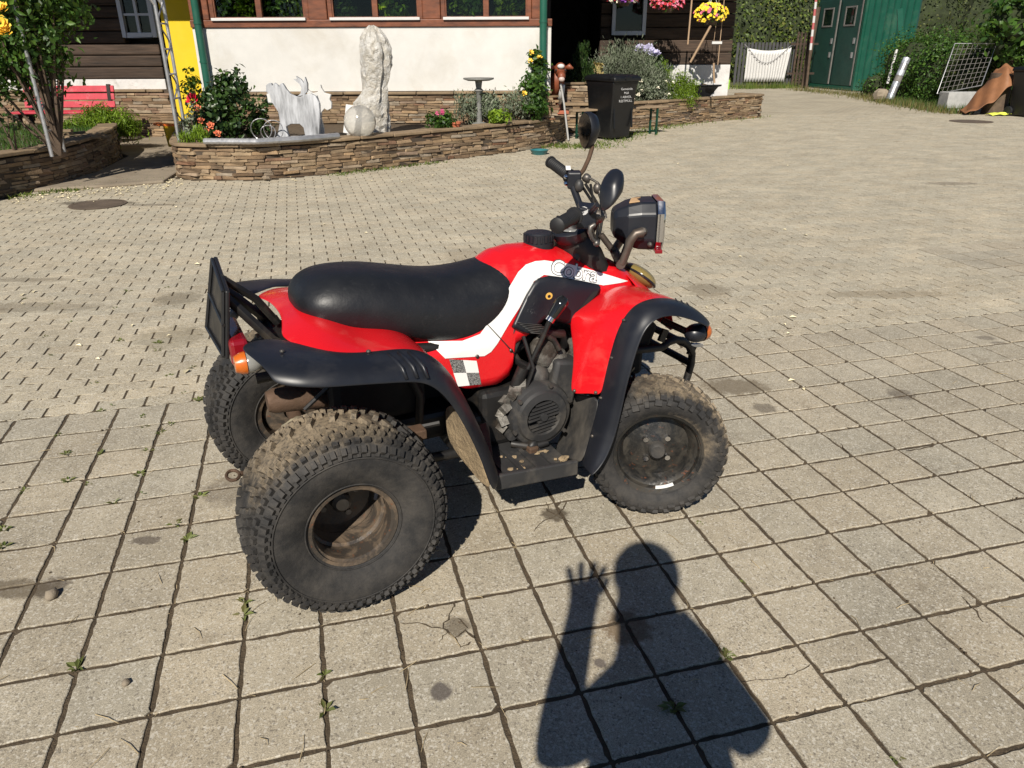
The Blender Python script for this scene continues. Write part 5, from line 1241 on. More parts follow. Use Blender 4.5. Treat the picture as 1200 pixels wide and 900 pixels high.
b=MB(); b.lathe([(-.005,0),(-.005,.02),(.03,.02)],12,c=fc+Vector((-.10,.01,-.055)),axis='y'); b.lathe([(.0,0),(.0,.016),(.03,.016)],12,c=fc+Vector((-.088,.01,.065)),axis='y'); Q('cover_ear',b,GRY,fan,smooth=40)
b=MB()
for k in range(8):
    a=rad(118+k*11); b.box(fc+Vector((math.cos(a)*.124,.02+.02*random.random(),math.sin(a)*.12)),(.028,.04,.022+.01*random.random()),(random.random(),random.random(),-a))
Q('starter_casting',b,CAST,smooth=60)
b=MB(); b.tube([(.60,-.20,.245),(.66,-.235,.235),(.715,-.24,.240)],[.012,.016,.010],8); b.ball((.66,-.235,.24),.02,8,6,jit=.5); Q('kick_lever',b,FRM,smooth=60)
b=MB(); b.box((.655,-.24,.225),(.035,.04,.04)); Q('mount_bolt',b,RUST,bevel=.005)
b=MB(); b.ball((.785,-.13,.475),.062,14,9,(1.0,.9,1.0),jit=.15); b.ball((.745,-.15,.53),.05,12,8,(1,.8,1.2),jit=.2); Q('carburettor',b,CAST,smooth=60)
b=MB(); b.box((.80,-.16,.42),(.10,.09,.16),(0,.2,0)); b.ball((.72,-.15,.445),.045,10,7,(1,1,1.1)); Q('intake_box',b,GRY,bevel=.02,smooth=60)
b=MB(); b.tube([(.63,-.12,.56),(.66,-.13,.50),(.72,-.15,.46),(.76,-.14,.42)],.013,8); b.tube([(.70,-.10,.60),(.77,-.13,.56),(.81,-.12,.50),(.80,-.13,.45)],.011,8); b.tube([(.66,-.17,.60),(.68,-.2,.5),(.65,-.2,.42),(.60,-.19,.38)],.007,6); b.tube([(.72,-.16,.60),(.80,-.17,.585),(.825,-.14,.53)],.016,8); Q('hose',b,FRM,smooth=60)
b=MB(); b.box((.62,-.135,.545),(.05,.03,.16),(0,rad(28),0)); Q('gear_gate',b,GRY,bevel=.008)
# frame and dark inner parts that close the view through
b=MB(); 
for s in (-1,1):
    b.tube([(-.15,s*.13,.60),(.25,s*.14,.62),(.50,s*.12,.58),(.60,s*.12,.50)],.016,8); b.tube([(.0,s*.13,.30),(.30,s*.14,.23),(.75,s*.13,.20),(.95,s*.11,.26),(1.08,s*.10,.45),(1.05,s*.08,.66)],.017,8)
    b.tube([(.30,s*.14,.23),(.32,s*.13,.45),(.25,s*.13,.62)],.014,8); b.tube([(.60,s*.12,.5),(.80,s*.08,.60),(1.0,s*.06,.70)],.016,8)
Q('frame_tube',b,FRM,smooth=60)
b=MB(); b.box((.20,.0,.50),(.30,.24,.24)); b.box((.42,0,.56),(.16,.22,.14)); Q('air_box',b,DARK,bevel=.03)
b=MB(); b.box((.55,.05,.42),(.5,.02,.36)); Q('far_side_cover',b,DARK)
b=MB(); b.box((.28,.0,.30),(.34,.14,.10)); b.box((.06,0,.278),(.22,.10,.10)); Q('swing_arm',b,FRM,bevel=.02)
b=MB(); b.tube([(0,-.30,.278),(0,.30,.278)],.024,12); Q('rear_axle',b,RUST,smooth=60)
b=MB(); b.tube([(.05,-.10,.30),(.12,-.10,.58)],.02,10); b.tube([(.05,.0,.32),(.10,.0,.60)],.02,10); Q('shock_absorber',b,FRM,smooth=60)
P=[]
for k in range(90):
    a=k*.62; f=k/89; P.append((.065+.05*f+.034*math.cos(a),.0+.034*math.sin(a),.34+.23*f))
b=MB(); b.tube(P,.006,5); Q('shock_spring',b,RUST,smooth=60)
b=MB(); b.tube([(-.12,-.04,.485),(-.10,-.04,.485),(-.0,-.05,.48),(.05,-.06,.465),(.20,-.09,.42)],[.03,.038,.038,.025,.02],14); Q('exhaust_muffler',b,RUST,smooth=50)
b=MB(); b.ball((-.05,-.13,.42),.05,12,8,(1.2,1,.7),jit=.2); Q('brake_housing',b,M('pale_casting',(.33,.29,.20),.6,var=.4,vs=20),smooth=60)
b=MB(); b.lathe([(-.05,.03),(-.05,.075),(-.02,.085),(.02,.085),(.02,.03)],20,c=(0,-.20,.278),axis='y'); Q('brake_drum',b,STL,smooth=40)
b=MB(); b.tube([(-.03,-.13,.48),(.08,-.16,.58),(.2,-.15,.60)],.007,6); b.tube([(.18,-.2,.40),(.28,-.22,.39),(.34,-.24,.40)],.008,6); Q('brake_cable',b,FRM)
b=MB(); b.box((.26,-.24,.385),(.06,.05,.03)); Q('chain_bracket',b,RUST,bevel=.004)
# ---- tail: plate board, brackets, lamps
tl=Vp(250,300,.12); tr_=Vp(264,341,-.12); br=Vp(264,421,-.125); bl_=Vp(243,385,.125)
quad=[tl,tr_,br,bl_]
PLB=M('plate_board_black',(.012,.012,.013),.4,var=.2)
n_=(tr_-tl).cross(bl_-tl).normalized()
if n_.x>0: n_=-n_
b=MB(); b.prism(quad,n_*-.012); pb=Q('plate_board',b,PLB,bevel=.004)
b=MB()
cen=sum(quad,Vector())/4
for q0,q1 in zip(quad,quad[1:]+quad[:1]): b.tube([q0+(cen-q0)*.06+n_*.004,q1+(cen-q1)*.06+n_*.004],.005,6)
b.tube([quad[0].lerp(quad[3],.5)+n_*.004,quad[1].lerp(quad[2],.5)+n_*.004],.005,6); Q('raised_edge',b,PLB,pb)
b=MB(); b.tube([cen+Vector((.02,-.07,.05)),Vector((-.09,-.12,.70)),Vector((-.03,-.12,.66))],.014,6); b.tube([cen+Vector((.02,.07,.05)),Vector((-.08,.10,.70)),Vector((-.02,.10,.66))],.014,6); b.tube([cen+Vector((.02,-.02,.09)),Vector((-.1,.02,.78)),Vector((-.05,.02,.70))],.012,6); b.box((-.06,0,.665),(.06,.30,.035)); b.tube([Vector((-.08,.18,.70)),Vector((-.05,-.08,.66))],.006,5)
Q('plate_bracket',b,FRM,smooth=60)
TRD=M('tail_lamp_red',(.20,.004,.010),.2,coat=.5); TOR=M('indicator_orange',(.50,.11,.008),.25,coat=.5); TCL=M('indicator_clear',(.22,.22,.21),.15,coat=.5)
c=Vp(271,412,-.12); b=MB(); b.box(c+Vector((.02,.08,0)),(.05,.22,.075)); Q('tail_lamp',b,TRD,bevel=.012)
for s in (-1,1):
    c=Vp(291,431,-.22); c.y*=-s*-1 if False else 1
    c=Vector((c.x,-.22*(-s) if s>0 else -.22,c.z))
    b=MB(); c=c+Vector((.01,0,.015)); b.ball(c,.030,14,9,(1.15,1,.95)); ind=Q('indicator',b,TCL,smooth=180)
    b=MB(); b.lathe([(-.042,.0),(-.042,.022),(-.026,.029),(-.014,.0305)],14,c=c,axis='x'); Q('orange_lens',b,TOR,ind,smooth=50)
    b=MB(); b.tube([c+Vector((.02,0,0)),c+Vector((.10,.05*(1 if s<0 else -1),.02))],.014,8); Q('indicator_stem',b,FRM,ind)
# towing loop between the rear wheels
c=Vp(275,556,.0)
b=MB(); cc=Vector((-.235,-.02,.18)); cc=Vp(273,557,-.10); b.tube([cc+Vector((.018*math.cos(a),.03*math.sin(a),.0)) for a in np.linspace(0,6.28,14,endpoint=False)],.005,6,closed=True); b.tube([cc+Vector((.02,.0,0)),(.0,-.05,.24)],.008,6); Q('tow_loop',b,RUST)
# ---- wheels
def rubber(name,mudmask):
    m,t,b=nodes(name); o=N(t,'ShaderNodeTexCoord').outputs['Object']; P=o
    c=scalec(t,(.019,.019,.020),mapr(t,noise(t,P,9,5),.3,.7,.75,1.3))
    sep=N(t,'ShaderNodeSeparateXYZ'); t.links.new(P,sep.inputs[0])
    n1=noise(t,P,9,8,.75,.0); n2=noise(t,P,75,5,.75)
    dustk=mapr(t,n1,.42,.70,.02,.30); c=mixc(t,dustk,c,(.15,.13,.105))
    if mudmask:
        ax,lo,hi,amt,ylo,yhi=mudmask
        dd=N(t,'ShaderNodeVectorMath',operation='DOT_PRODUCT'); t.links.new(P,dd.inputs[0]); dd.inputs[1].default_value=ax
        e=math_(t,'ADD',dd.outputs['Value'],math_(t,'MULTIPLY',math_(t,'SUBTRACT',n1,.5),.22))
        k=mapr(t,e,lo,hi,0,1)
        ky=mapr(t,math_(t,'ADD',sep.outputs[1],math_(t,'MULTIPLY',math_(t,'SUBTRACT',n1,.5),.12)),ylo,yhi,0,1)
        k=math_(t,'MULTIPLY',math_(t,'MULTIPLY',k,ky),mapr(t,n2,.34,.52,.2,amt)); c=mixc(t,k,c,mixc(t,n2,(.085,.066,.047),(.33,.265,.18)))
    t.links.new(c,b.inputs['Base Color']); b.inputs['Roughness'].default_value=.72; b.inputs['Specular IOR Level'].default_value=.35
    bump(t,b,math_(t,'ADD',n2,n1),.35,.006); return m
RUBR=rubber('muddy_tyre_rear',((-.25,0,.97),.17,.25,.95,-.11,-.06))
RUBF=rubber('muddy_tyre_front',((.78,0,.62),.06,.15,.95,-.09,-.055))
def tyre_profile(h,R,r0,kind):
    if kind=='rear': return [(-.092,r0),(-.100,r0+.012),(-.112,r0+.035),(-.121,r0+.07),(-.1225,r0+.095),(-.118,r0+.118),(-.105,R-.028),(-.085,R-.019),(-.055,R-.014),(0,R-.012)]
    return [(-.072,r0),(-.080,r0+.01),(-.090,r0+.025),(-.0945,r0+.048),(-.090,R-.030),(-.075,R-.018),(-.045,R-.012),(0,R-.010)]
def knob(b,prof,y,a,sz,hgt,skew=0,tp=.82):
    """one tread block seated on the tyre profile at side offset y (sign kept) and angle a"""
    ys=[p[0] for p in prof]; i=0
    ya=-abs(y)
    # walk the outer part of the profile by arc position
    
    r=float(np.interp(ya,[p[0] for p in prof[-7:]] if len(prof)>8 else [p[0] for p in prof[-5:]],[p[1] for p in prof[-7:]] if len(prof)>8 else [p[1] for p in prof[-5:]]))
    e=.004; r2=float(np.interp(ya+e,[p[0] for p in prof[-7:]] if len(prof)>8 else [p[0] for p in prof[-5:]],[p[1] for p in prof[-7:]] if len(prof)>8 else [p[1] for p in prof[-5:]]))
    sl=math.atan2(r2-r,e); ny,nr=-math.sin(sl),math.cos(sl)
    if y>0: ny=-ny
    sgn=-1 if y>0 else 1
    rd=Vector((math.cos(a),0,math.sin(a))); tg=Vector((-math.sin(a),0,math.cos(a))); nn=rd*nr+Vector((0,1,0))*ny; sd_=Vector((0,1,0))*nr-rd*ny
    c=rd*r+Vector((0,y,0)); cs,sn=math.cos(skew),math.sin(skew); t1=tg*cs+sd_*sn; s1=sd_*cs-tg*sn
    lt,ls=sz; V=[]
    for q,(h_,k_) in enumerate(((-.004,1.0),(hgt,tp))):
        for x,z in ((-1,-1),(1,-1),(1,1),(-1,1)): V.append(c+t1*x*lt/2*k_+s1*z*ls/2*k_+nn*h_)
    b.add(V,[(4,5,6,7),(0,1,5,4),(1,2,6,5),(2,3,7,6),(3,0,4,7)])
def wheel(kind,pos,rz,flip):
    w=empty('wheel',pos,rz); w.parent=atv
    R,r0=(.278,.117) if kind=='rear' else (.232,.141)
    pf=tyre_profile(0,R,r0,kind); full=pf+[(-a,r) for a,r in reversed(pf[:-1])]
    b=MB(); b.lathe(full,64,axis='y'); tm=RUBR if kind=='rear' else RUBF
    ty=b.build('tyre',tm,w,smooth=180); b=MB()
    if kind=='rear':
        n=58
        for k in range(n):
            a=2*math.pi*k/n; j=random.uniform(-.01,.01)
            for s in (-1,1):
                knob(b,pf,s*.1198,a+math.pi/n+j,(.012,.016),.005,0)
                knob(b,pf,s*.1165,a+j,(.016,.023),.008,0)
                knob(b,pf,s*.100,a+math.pi/n+j,(.0165,.016),.010,0)
                if k%2==0: pass
                knob(b,pf,s*.076,a+j,(.0165,.018),.012,.12*s)
                knob(b,pf,s*.054,a+math.pi/n+j,(.017,.017),.012,.15*s)
                if k%2==0: knob(b,pf,s*.024,a+j+(.054 if s>0 else 0),(.017,.042),.014,.42*s,.78)
    else:
        n=34
        for k in range(n):
            a=2*math.pi*k/n; j=random.uniform(-.01,.01)
            for s in (-1,1):
                knob(b,pf,s*.0925,a+j,(.026 if k%2 else .016,.022),.006,.2); knob(b,pf,s*.084,a+math.pi/n+j,(.022,.022),.008,.1)
                knob(b,pf,s*.068,a+math.pi/n+j,(.025,.02),.008,.25*s)
                knob(b,pf,s*.040,a+j,(.027,.026),.009,.6*s)
                if k%2==0: knob(b,pf,s*.014,a+math.pi/n+j,(.03,.022),.009,-.5*s)
    tb=b.build('tread_blocks',tm,w); tag(tb,kind='stuff')
    # ridge rings on the side walls
    b=MB()
    for rr,yy in ((r0+.012,.101),(r0+.098,.1235)) if kind=='rear' else ((r0+.008,.0765),(r0+.022,.085)):
        for s in (-1,1): b.tube([(rr*math.cos(a),s*yy,rr*math.sin(a)) for a in np.linspace(0,2*math.pi,64,endpoint=False)],.0025,5,closed=True)
    b.build('wall_ridge',tm,w,smooth=180)
    if kind=='rear':
        rust=[(-.097,r0-.006),(-.099,r0+.003),(-.092,r0+.004),(-.086,r0-.012),(-.045,r0-.014),(-.04,r0-.009),(-.02,r0-.009),(-.015,r0-.017),(.06,r0-.02),(.07,r0-.026),(.075,r0-.05),(.075,.03),(.06,.028),(.06,0)]
        b=MB(); b.lathe(rust,48,axis='y'); b.lathe([(.035,r0-.02),(.09,r0-.01),(.095,r0+.004)],48,axis='y'); rim=b.build('rim',RIMR,w,smooth=40)
        b=MB(); b.lathe([(.02,0),(.02,.018),(.03,.028),(.065,.03)],14,axis='y'); b.build('hub',STL,w,smooth=40)
        for k in range(4):
            a=k*math.pi/2+.4; b=MB(); b.lathe([(.05,0),(.05,.009),(.075,.009)],6,c=(.052*math.cos(a),0,.052*math.sin(a)),axis='y'); b.build('wheel_nut',STL,w)
        a=rad(38); b=MB(); b.tube([((r0-.014)*math.cos(a),-.055,(r0-.014)*math.sin(a)),((r0-.03)*math.cos(a),-.075,(r0-.03)*math.sin(a))],[.007,.005],8); b.build('valve',BLK,w)
    else:
        pr_=[(-.073,r0-.004),(-.076,r0+.004),(-.070,r0+.006),(-.064,r0-.008),(-.05,r0-.012),(-.045,r0-.020),(-.02,r0-.030),(-.010,r0-.034),(-.012,r0-.045),(-.022,r0-.06),(-.022,.045),(-.03,.035),(-.03,0)]
        b=MB(); b.lathe(pr_,48,axis='y'); b.lathe([(-.01,r0-.034),(.05,r0-.015),(.07,r0+.004)],48,axis='y'); rim=b.build('rim',RIMF,w,smooth=40)
        b=MB(); b.lathe([(-.058,0),(-.058,.022),(-.052,.027),(-.028,.028)],20,axis='y'); b.build('hub_cap',GRY,w,smooth=40)
        for k in range(4):
            a=k*math.pi/2+.85; b=MB(); b.lathe([(-.036,0),(-.036,.009),(-.02,.011)],8,c=(.050*math.cos(a),0,.050*math.sin(a)),axis='y'); b.build('wheel_nut',CHR,w)
        b=MB(); P=[[((r0-.010)*math.cos(a)*k,-.068,(r0-.010)*math.sin(a)*k) for a in np.linspace(rad(270),rad(297),8)] for k in (1.0,.92)]; b.grid(P)
        b.build('white_weight',STK,w,solid=.004)
    return w
def rimmat(name,base,mudc,amt):
    m,t,b=nodes(name); P=N(t,'ShaderNodeTexCoord').outputs['Object']
    n1=noise(t,P,11,7,.7,.6); n2=noise(t,P,45,5,.7)
    c=mixc(t,mapr(t,n1,.44,.6,0,amt),base,mixc(t,n2,mudc,tuple(q*.35 for q in mudc)))
    c=mixc(t,mapr(t,n2,.6,.68,0,.7),c,(.17,.06,.025))
    t.links.new(c,b.inputs['Base Color']); t.links.new(mapr(t,n1,.44,.6,.3,.85),b.inputs['Roughness']); bump(t,b,n2,.4,.004); return m
RIMR=rimmat('rusty_deep_rim',(.045,.038,.032),(.23,.16,.10),.75); RIMF=rimmat('black_rim',(.014,.014,.014),(.12,.095,.06),.32)
wheel('rear',(0,-.378,.278),0,0); wheel('rear',(0,.378,.278),math.pi,1)
STEER=rad(-28)
fwx=1.036
wheel('front',(fwx,-.395,.231),STEER,0); wheel('front',(fwx,.395,.231),math.pi+STEER,1)
def arc_text(txt,r,size,amid,y,par,mat,step=None):
    n=len(txt); step=step or size*.85/r
    for k,ch in enumerate(txt):
        if ch==' ': continue
        a=amid+step*((n-1)/2-k); me=textmesh(ch,size,extrude=.0012,offset=-.0004)
        R=Matrix(((math.sin(a),math.cos(a),0),(0,0,-1),(-math.cos(a),math.sin(a),0)))   # local x tangent, local y radial
        for v in me.vertices: v.co=R@v.co+Vector((r*math.cos(a),y,r*math.sin(a)))
        me.materials.append(mat); o=link('lettering',me,par)
w0=[o for o in bpy.data.objects if o.name=='wheel'][0]
arc_text('DURO',.117+.057,.034,rad(140),-.1212,w0,M('rubber_letter',(.05,.05,.05),.75))
# ---- front suspension, bumper, indicators
b=MB()
for s in (-1,1):
    for w in (.20,.31):
        b.tube([(.94,s*.10,w+.02),(fwx,s*.32,w)],.013,8); b.tube([(1.10,s*.10,w+.02),(fwx,s*.32,w)],.013,8)
    b.tube([(fwx,s*.33,.17),(fwx,s*.33,.34)],.022,8)
Q('suspension_arm',b,FRM,smooth=60)
for s in (-1,1):
    b=MB(); b.tube([(fwx,s*.25,.25),(1.03,s*.14,.58)],.026,10); sk=Q('front_shock',b,FRM,smooth=60)
    P=[]
    for k in range(70):
        f=k/69; a=k*.75; c_=Vector((fwx,s*.25,.25)).lerp(Vector((1.03,s*.14,.58)),.1+.75*f); P.append(c_+Vector((.036*math.cos(a),.036*math.sin(a),0)))
    b=MB(); b.tube(P,.006,5); Q('coil',b,FRM,sk,smooth=60)
    c1=[(1.03,s*.20,.50),(1.10,s*.21,.535),(1.16,s*.21,.54)]
b=MB(); b.box((1.05,0,.50),(.16,.36,.24)); b.box((1.10,-.16,.53),(.14,.04,.12),(0,.4,0)); Q('front_inner_box',b,DARK,bevel=.02)
bp=[Vp(x,y,-.20) for x,y in ((776,407),(783,401),(792,398),(800,399),(807,405),(811,414),(810,426),(806,440),(801,455))]
for s in (-1,1):
    pts=[Vector((q.x,q.y*(1 if s<0 else -1),q.z)) for q in bp]
    b=MB(); b.tube([Vector((1.06,pts[0].y,pts[0].z+.01))]+pts+[Vector((1.14,pts[0].y,.17)),Vector((1.02,pts[0].y*.6,.17))],.0135,10); bmp_=Q('bumper_tube',b,FRM,smooth=60)
    for px,py in ((777,393),(811,409)):
        q=Vp(px,py,-.20); q.y*=(1 if s<0 else -1); b=MB(); b.box(q,(.025,.012,.045),(0,.4,0)); Q('bumper_tab',b,FRM,bmp_)
b=MB(); b.tube([bp[4],Vector((bp[4].x,-bp[4].y,bp[4].z))],.0135,10); b.tube([bp[6],Vector((bp[6].x,-bp[6].y,bp[6].z))],.0135,10); Q('bumper_cross_tube',b,FRM,smooth=60)
for s in (-1,1):
    c=Vp(816,390,-.37); c.y*=(1 if s<0 else -1)
    b=MB(); b.ball(c,.034,14,9,(1.25,1,.9)); i2=Q('front_indicator',b,BLK,smooth=180)
    b=MB(); b.lathe([(.052,.0),(.050,.018),(.038,.028),(.02,.0315)],14,c=c,axis='x'); Q('orange_lens',b,TOR,i2,smooth=50)
    b=MB(); b.lathe([(-.026,.0),(-.026,.02)],12,c=c+Vector((.0,-.012 if s<0 else .012,-.012)),axis='z'); Q('lens_base',b,TCL,i2)
    b=MB(); b.tube([c+Vector((-.02,0,0)),c+Vector((-.06,.10*(1 if s<0 else -1),.02))],.012,8); Q('indicator_stem',b,FRM,i2)
# ---- tank cap, steering and controls
capc=Vp(631,290,0); b=MB(); b.lathe([(-.03,.050),(-.012,.050),(-.010,.046),(.016,.046),(.020,.042),(.020,0)],24,c=(capc.x,0,.862)); cp_=Q('fuel_cap',b,BLK,smooth=35)
for k in range(20):
    a=2*math.pi*k/20; b=MB(); b.box((capc.x+.0475*math.cos(a),.0475*math.sin(a),.866),(.006,.006,.022),(0,0,a)); Q('grip_rib',b,BLK,cp_)
NG=Vector((.690,-.320,.973)); NI=Vector((.775,-.16,.985)); FG=Vector((1.085,.44,1.04)); FI=Vector((1.02,.27,1.03))
NG=Vp(652,265,-.325); NI=Vp(684,247,-.20); 
mid=Vector((.90,.03,.0))
FGp=Vp(644,189,.43); FIp=Vp(668,207,.30)
bar0=Vp(681,240,-.16)+Vector((.01,.02,0))
bx_=QI  # keep name
axd=(FIp-NI); 
barpts=[NI,NI.lerp(FIp,.10)+Vector((.015,0,-.03)),NI.lerp(FIp,.28)+Vector((.05,0,-.12)),NI.lerp(FIp,.42)+Vector((.07,0,-.165)),NI.lerp(FIp,.58)+Vector((.07,0,-.165)),NI.lerp(FIp,.74)+Vector((.05,0,-.12)),NI.lerp(FIp,.92)+Vector((.01,0,-.03)),FIp]
b=MB(); b.tube(barpts,.0135,10); b.tube([barpts[2]+Vector((0,0,.015)),barpts[5]+Vector((0,0,.015))],.010,8); hb_=Q('handlebar',b,BLK,smooth=60)
GRIPM=M('grip_rubber',(.012,.012,.013),.6)
for A_,B_ in ((NG,NI),(FGp,FIp)):
    d=(B_-A_).normalized(); L=min(.135,(B_-A_).length); b=MB(); n=26
    b.tube([A_,A_+d*.004,A_+d*.012,A_+d*.0121]+[A_+d*(.012+(L-.012)*k/n) for k in range(1,n+1)],[.018,.023,.023,.019]+[.0195+(.0018 if k%2 else 0) for k in range(1,n+1)],14)
    b.tube([A_+d*(L-.006),A_+d*L],[.027,.027],14); Q('grip',b,GRIPM,smooth=40)
def blk(name,c,sz,mat=BLK,rot=(0,0,0),par=atv,bev=.006): b=MB(); b.box(c,sz,rot); return Q(name,b,mat,par,bevel=bev)
rz_=math.atan2((FIp-NI).y,(FIp-NI).x)
s1=blk('switch_block',FIp+(FIp-FGp).normalized()*.025,(.065,.05,.06),BLK,(0,0,rz_+.0)); blk('white_label',FIp+(FIp-FGp).normalized()*.005+Vector((-.012,-.0,.034)),(.030,.018,.004),STK,(0,-.3,rz_),s1,.001)
for dz in (-.012,.012): 
    b=MB(); b.ball(FIp+(FIp-FGp).normalized()*.02+Vector((-.036,-.01,dz)),.009,8,6); Q('switch_button',b,CHR,s1)
b=MB(); b.ball(FIp+Vector((-.005,-.075,-.022)),.017,10,7,(1,1,1.4)); Q('choke_lever',b,GRY,s1,smooth=180)
NI0=NI; s2=blk('throttle_block',NI+Vector((.02,.02,-.028)),(.06,.06,.055),BLK,(0,0,rz_)); blk('throttle_cap',NI+Vector((.025,.02,.003)),(.06,.055,.018),BLK,(.1,-.15,rz_),s2)
b=MB(); b.ball(NI+Vector((.05,-.005,-.02)),.02,8,6,jit=.4); b.ball(NI+Vector((.06,.02,-.03)),.02,8,6,jit=.4); Q('lever_pivot',b,STL,s2,smooth=60)
# brake lever of bare metal that hooks down in front of the near grip
lev=[Vp(x,y,-.235) for x,y in ((697,263),(692,266),(691,272),(694,280),(699,285))]
b=MB(); b.tube(lev,[.007,.008,.007,.006,.006],8); b.ball(lev[-1],.011,8,6); Q('brake_lever',b,STL,smooth=60)
b=MB()
for k,(o1,o2) in enumerate(((.03,.0),(.045,.02),(.02,-.02),(.06,.03))):
    b.tube([FIp+Vector((.02+.01*k,-.04-.02*k,-.02)),NI.lerp(FIp,.7)+Vector((.07+o1,0,-.09)),NI.lerp(FIp,.48)+Vector((.06+o2,0,-.22)),Vector((.97+.01*k,.01*k,.76))],.0055,6)
b.tube([NI+Vector((.05,.02,-.03)),NI+Vector((.10,.10,-.08)),Vector((.96,.0,.80)),Vector((.98,0,.74))],.0055,6)
b.tube([NI+Vector((.06,.03,-.02)),NI+Vector((.14,.12,-.05)),Vector((1.0,.02,.80)),Vector((1.0,0,.74))],.0055,6); Q('control_cable',b,FRM,smooth=60)
b=MB(); b.ball(FIp+Vector((.05,-.11,-.03)),.016,8,6,(1,1,1.3)); b.ball(FIp+Vector((.035,-.06,.0)),.018,8,6,jit=.3); b.tube([FIp+Vector((.03,-.05,.01)),FIp+Vector((.05,-.11,-.01)),FIp+Vector((.06,-.16,-.13))],.005,6); Q('brake_clamp',b,STL,smooth=60)
# steering cover and speedometer pod
b=MB(); P=[]
for w,r,uu in ((.735,.085,.990),(.78,.088,.970),(.83,.082,.950),(.875,.062,.930),(.915,.038,.915)):
    P.append([(uu+r*1.0*math.cos(a),r*1.15*math.sin(a),w-.25*r*math.cos(a)) for a in np.linspace(0,2*math.pi,16,endpoint=False)])
b.grid(P,closed_v=True); b.f.append(tuple(64+i for i in range(16))); Q('steering_cover',b,FRM,smooth=60)
b=MB(); P=[]
pc=Vp(668,274,-.03)
for k,(h,r) in enumerate(((-.028,.03),(-.02,.044),(.0,.05),(.012,.052),(.018,.047))):
    P.append([(pc.x+r*1.15*math.cos(a)+h*-.35,pc.y+r*1.25*math.sin(a),pc.z+h+.22*r*math.cos(a)) for a in np.linspace(0,2*math.pi,20,endpoint=False)])
b.grid(P,closed_v=True); b.f+=[tuple(range(19,-1,-1)),tuple(80+i for i in range(20))]; sp_=Q('speedometer',b,BLK,smooth=50)
b=MB(); b.ball(Vector((pc.x-.002,pc.y,pc.z+.017)),.04,18,4,(1.1,1.2,.12)); Q('dial_glass',b,TCL,sp_,smooth=180)
b=MB(); b.ball((.915,-.045,.80),.036,12,8,(.6,1,1)); Q('ignition_lock',b,BLK,smooth=180)
# mirrors
def mirror(cpos,w_,h_,axis_n,tilt,stem,flip):
    n=axis_n.normalized(); up=tilt if isinstance(tilt,Vector) else Vector((0,0,1)); up=(up-n*n.dot(up)).normalized(); sd_=n.cross(up)
    if not isinstance(tilt,Vector): R=Matrix.Rotation(tilt,3,n); up=R@up; sd_=R@sd_
    P=[]
    for k,(d,sc_) in enumerate(((-.004,.94),(.004,1.0),(.018,.97),(.036,.82),(.048,.5),(.052,.1))):
        R_=[]
        for a in np.linspace(0,2*math.pi,24,endpoint=False):
            x,y=math.cos(a)*w_,math.sin(a)*h_; x*=1-.25*(-y/h_) if y<0 else 1; x*= (1+.30*y/h_) if y<0 else 1
            R_.append(cpos+n*d+(sd_*x+up*y)*sc_)
        P.append(R_)
    b=MB(); b.grid(P,closed_v=True); b.f.append(tuple(5*24+i for i in range(24))); mo=Q('mirror',b,BLK,smooth=60)
    b=MB(); b.add([cpos-n*.0045+(sd_*math.cos(a)*w_*(1 if math.sin(a)>0 else 1+.30*math.sin(a))+up*math.sin(a)*h_)*.92 for a in np.linspace(0,2*math.pi,24,endpoint=False)],[tuple(range(24))]); Q('mirror_glass',b,M('mirror_silver',(.35,.36,.37),.03,metal=1,var=0) if 'mirror_silver' not in bpy.data.materials else bpy.data.materials['mirror_silver'],mo)
    b=MB(); b.tube(stem,[.008]*len(stem),8); Q('mirror_stem',b,RUST if flip else BLK,mo,smooth=60)
steerdir=Vector((math.cos(rad(-24)),math.sin(rad(-24)),0))
mf=Vp(686,153,.29); mn=Vp(711,225,-.27)
camq=QI@(CAM-QO)
mirror(mf,.048,.066,Vector((1.0,.02,.03)),rad(6),[Vp(678.5,206,.28),Vp(684,199,.285),Vp(690,186,.29),Vp(694,173,.29),Vp(694,166,.29)],True)
mirror(Vp(713,223,-.27),.030,.066,Vector((.1,-.93,.30)),Vp(722,203,-.27)-Vp(702,244,-.27),[Vp(691,250,-.20),Vp(695,245,-.24),Vp(700,240,-.265)],False)
# ---- handlebar headlamp box with chrome rim and red marker
bc_=Vp(744,261,-.01); hx=Matrix.Rotation(rad(-27),3,'Z')
def HB(x,y,z): return bc_+hx@(Vector((x,y,z))*.94)
P=[]
for x,wy,wz,dz in ((-.085,.045,.035,.005),(-.078,.058,.050,.004),(-.035,.082,.074,.0),(.01,.090,.085,0),(.066,.092,.087,0)):
    R=[]
    for sx,sz in ((-1,-.55),(-.7,-1),(.7,-1),(1,-.55),(1,.55),(.7,1),(-.7,1),(-1,.55)): R.append(HB(x,wy*sx,wz*sz+dz))
    P.append(R)
b=MB(); b.grid(P,closed_v=True); b.f+=[tuple(range(7,-1,-1)),tuple(32+i for i in range(8))]; lb=Q('lamp_box',b,BLK,bevel=.007)
P=[]
for x,k in ((.066,1.02),(.072,1.045),(.088,1.045),(.094,1.0),(.092,.92)):
    P.append([HB(x,.092*k*sx,.087*k*sz) for sx,sz in ((-1,-.55),(-.7,-1),(.7,-1),(1,-.55),(1,.55),(.7,1),(-.7,1),(-1,.55))])
b=MB(); b.grid(P,closed_v=True); Q('chrome_rim',b,CHR,lb,smooth=30)
b=MB(); b.add([HB(.0925,.086*sx,.081*sz) for sx,sz in ((-1,-.55),(-.7,-1),(.7,-1),(1,-.55),(1,.55),(.7,1),(-.7,1),(-1,.55))],[tuple(range(8))]); Q('lamp_lens',b,TCL,lb)
b=MB(); b.box(HB(.08,-.06,-.088),(.025,.05,.012),hx); Q('red_marker',b,TRD,lb,bevel=.002)
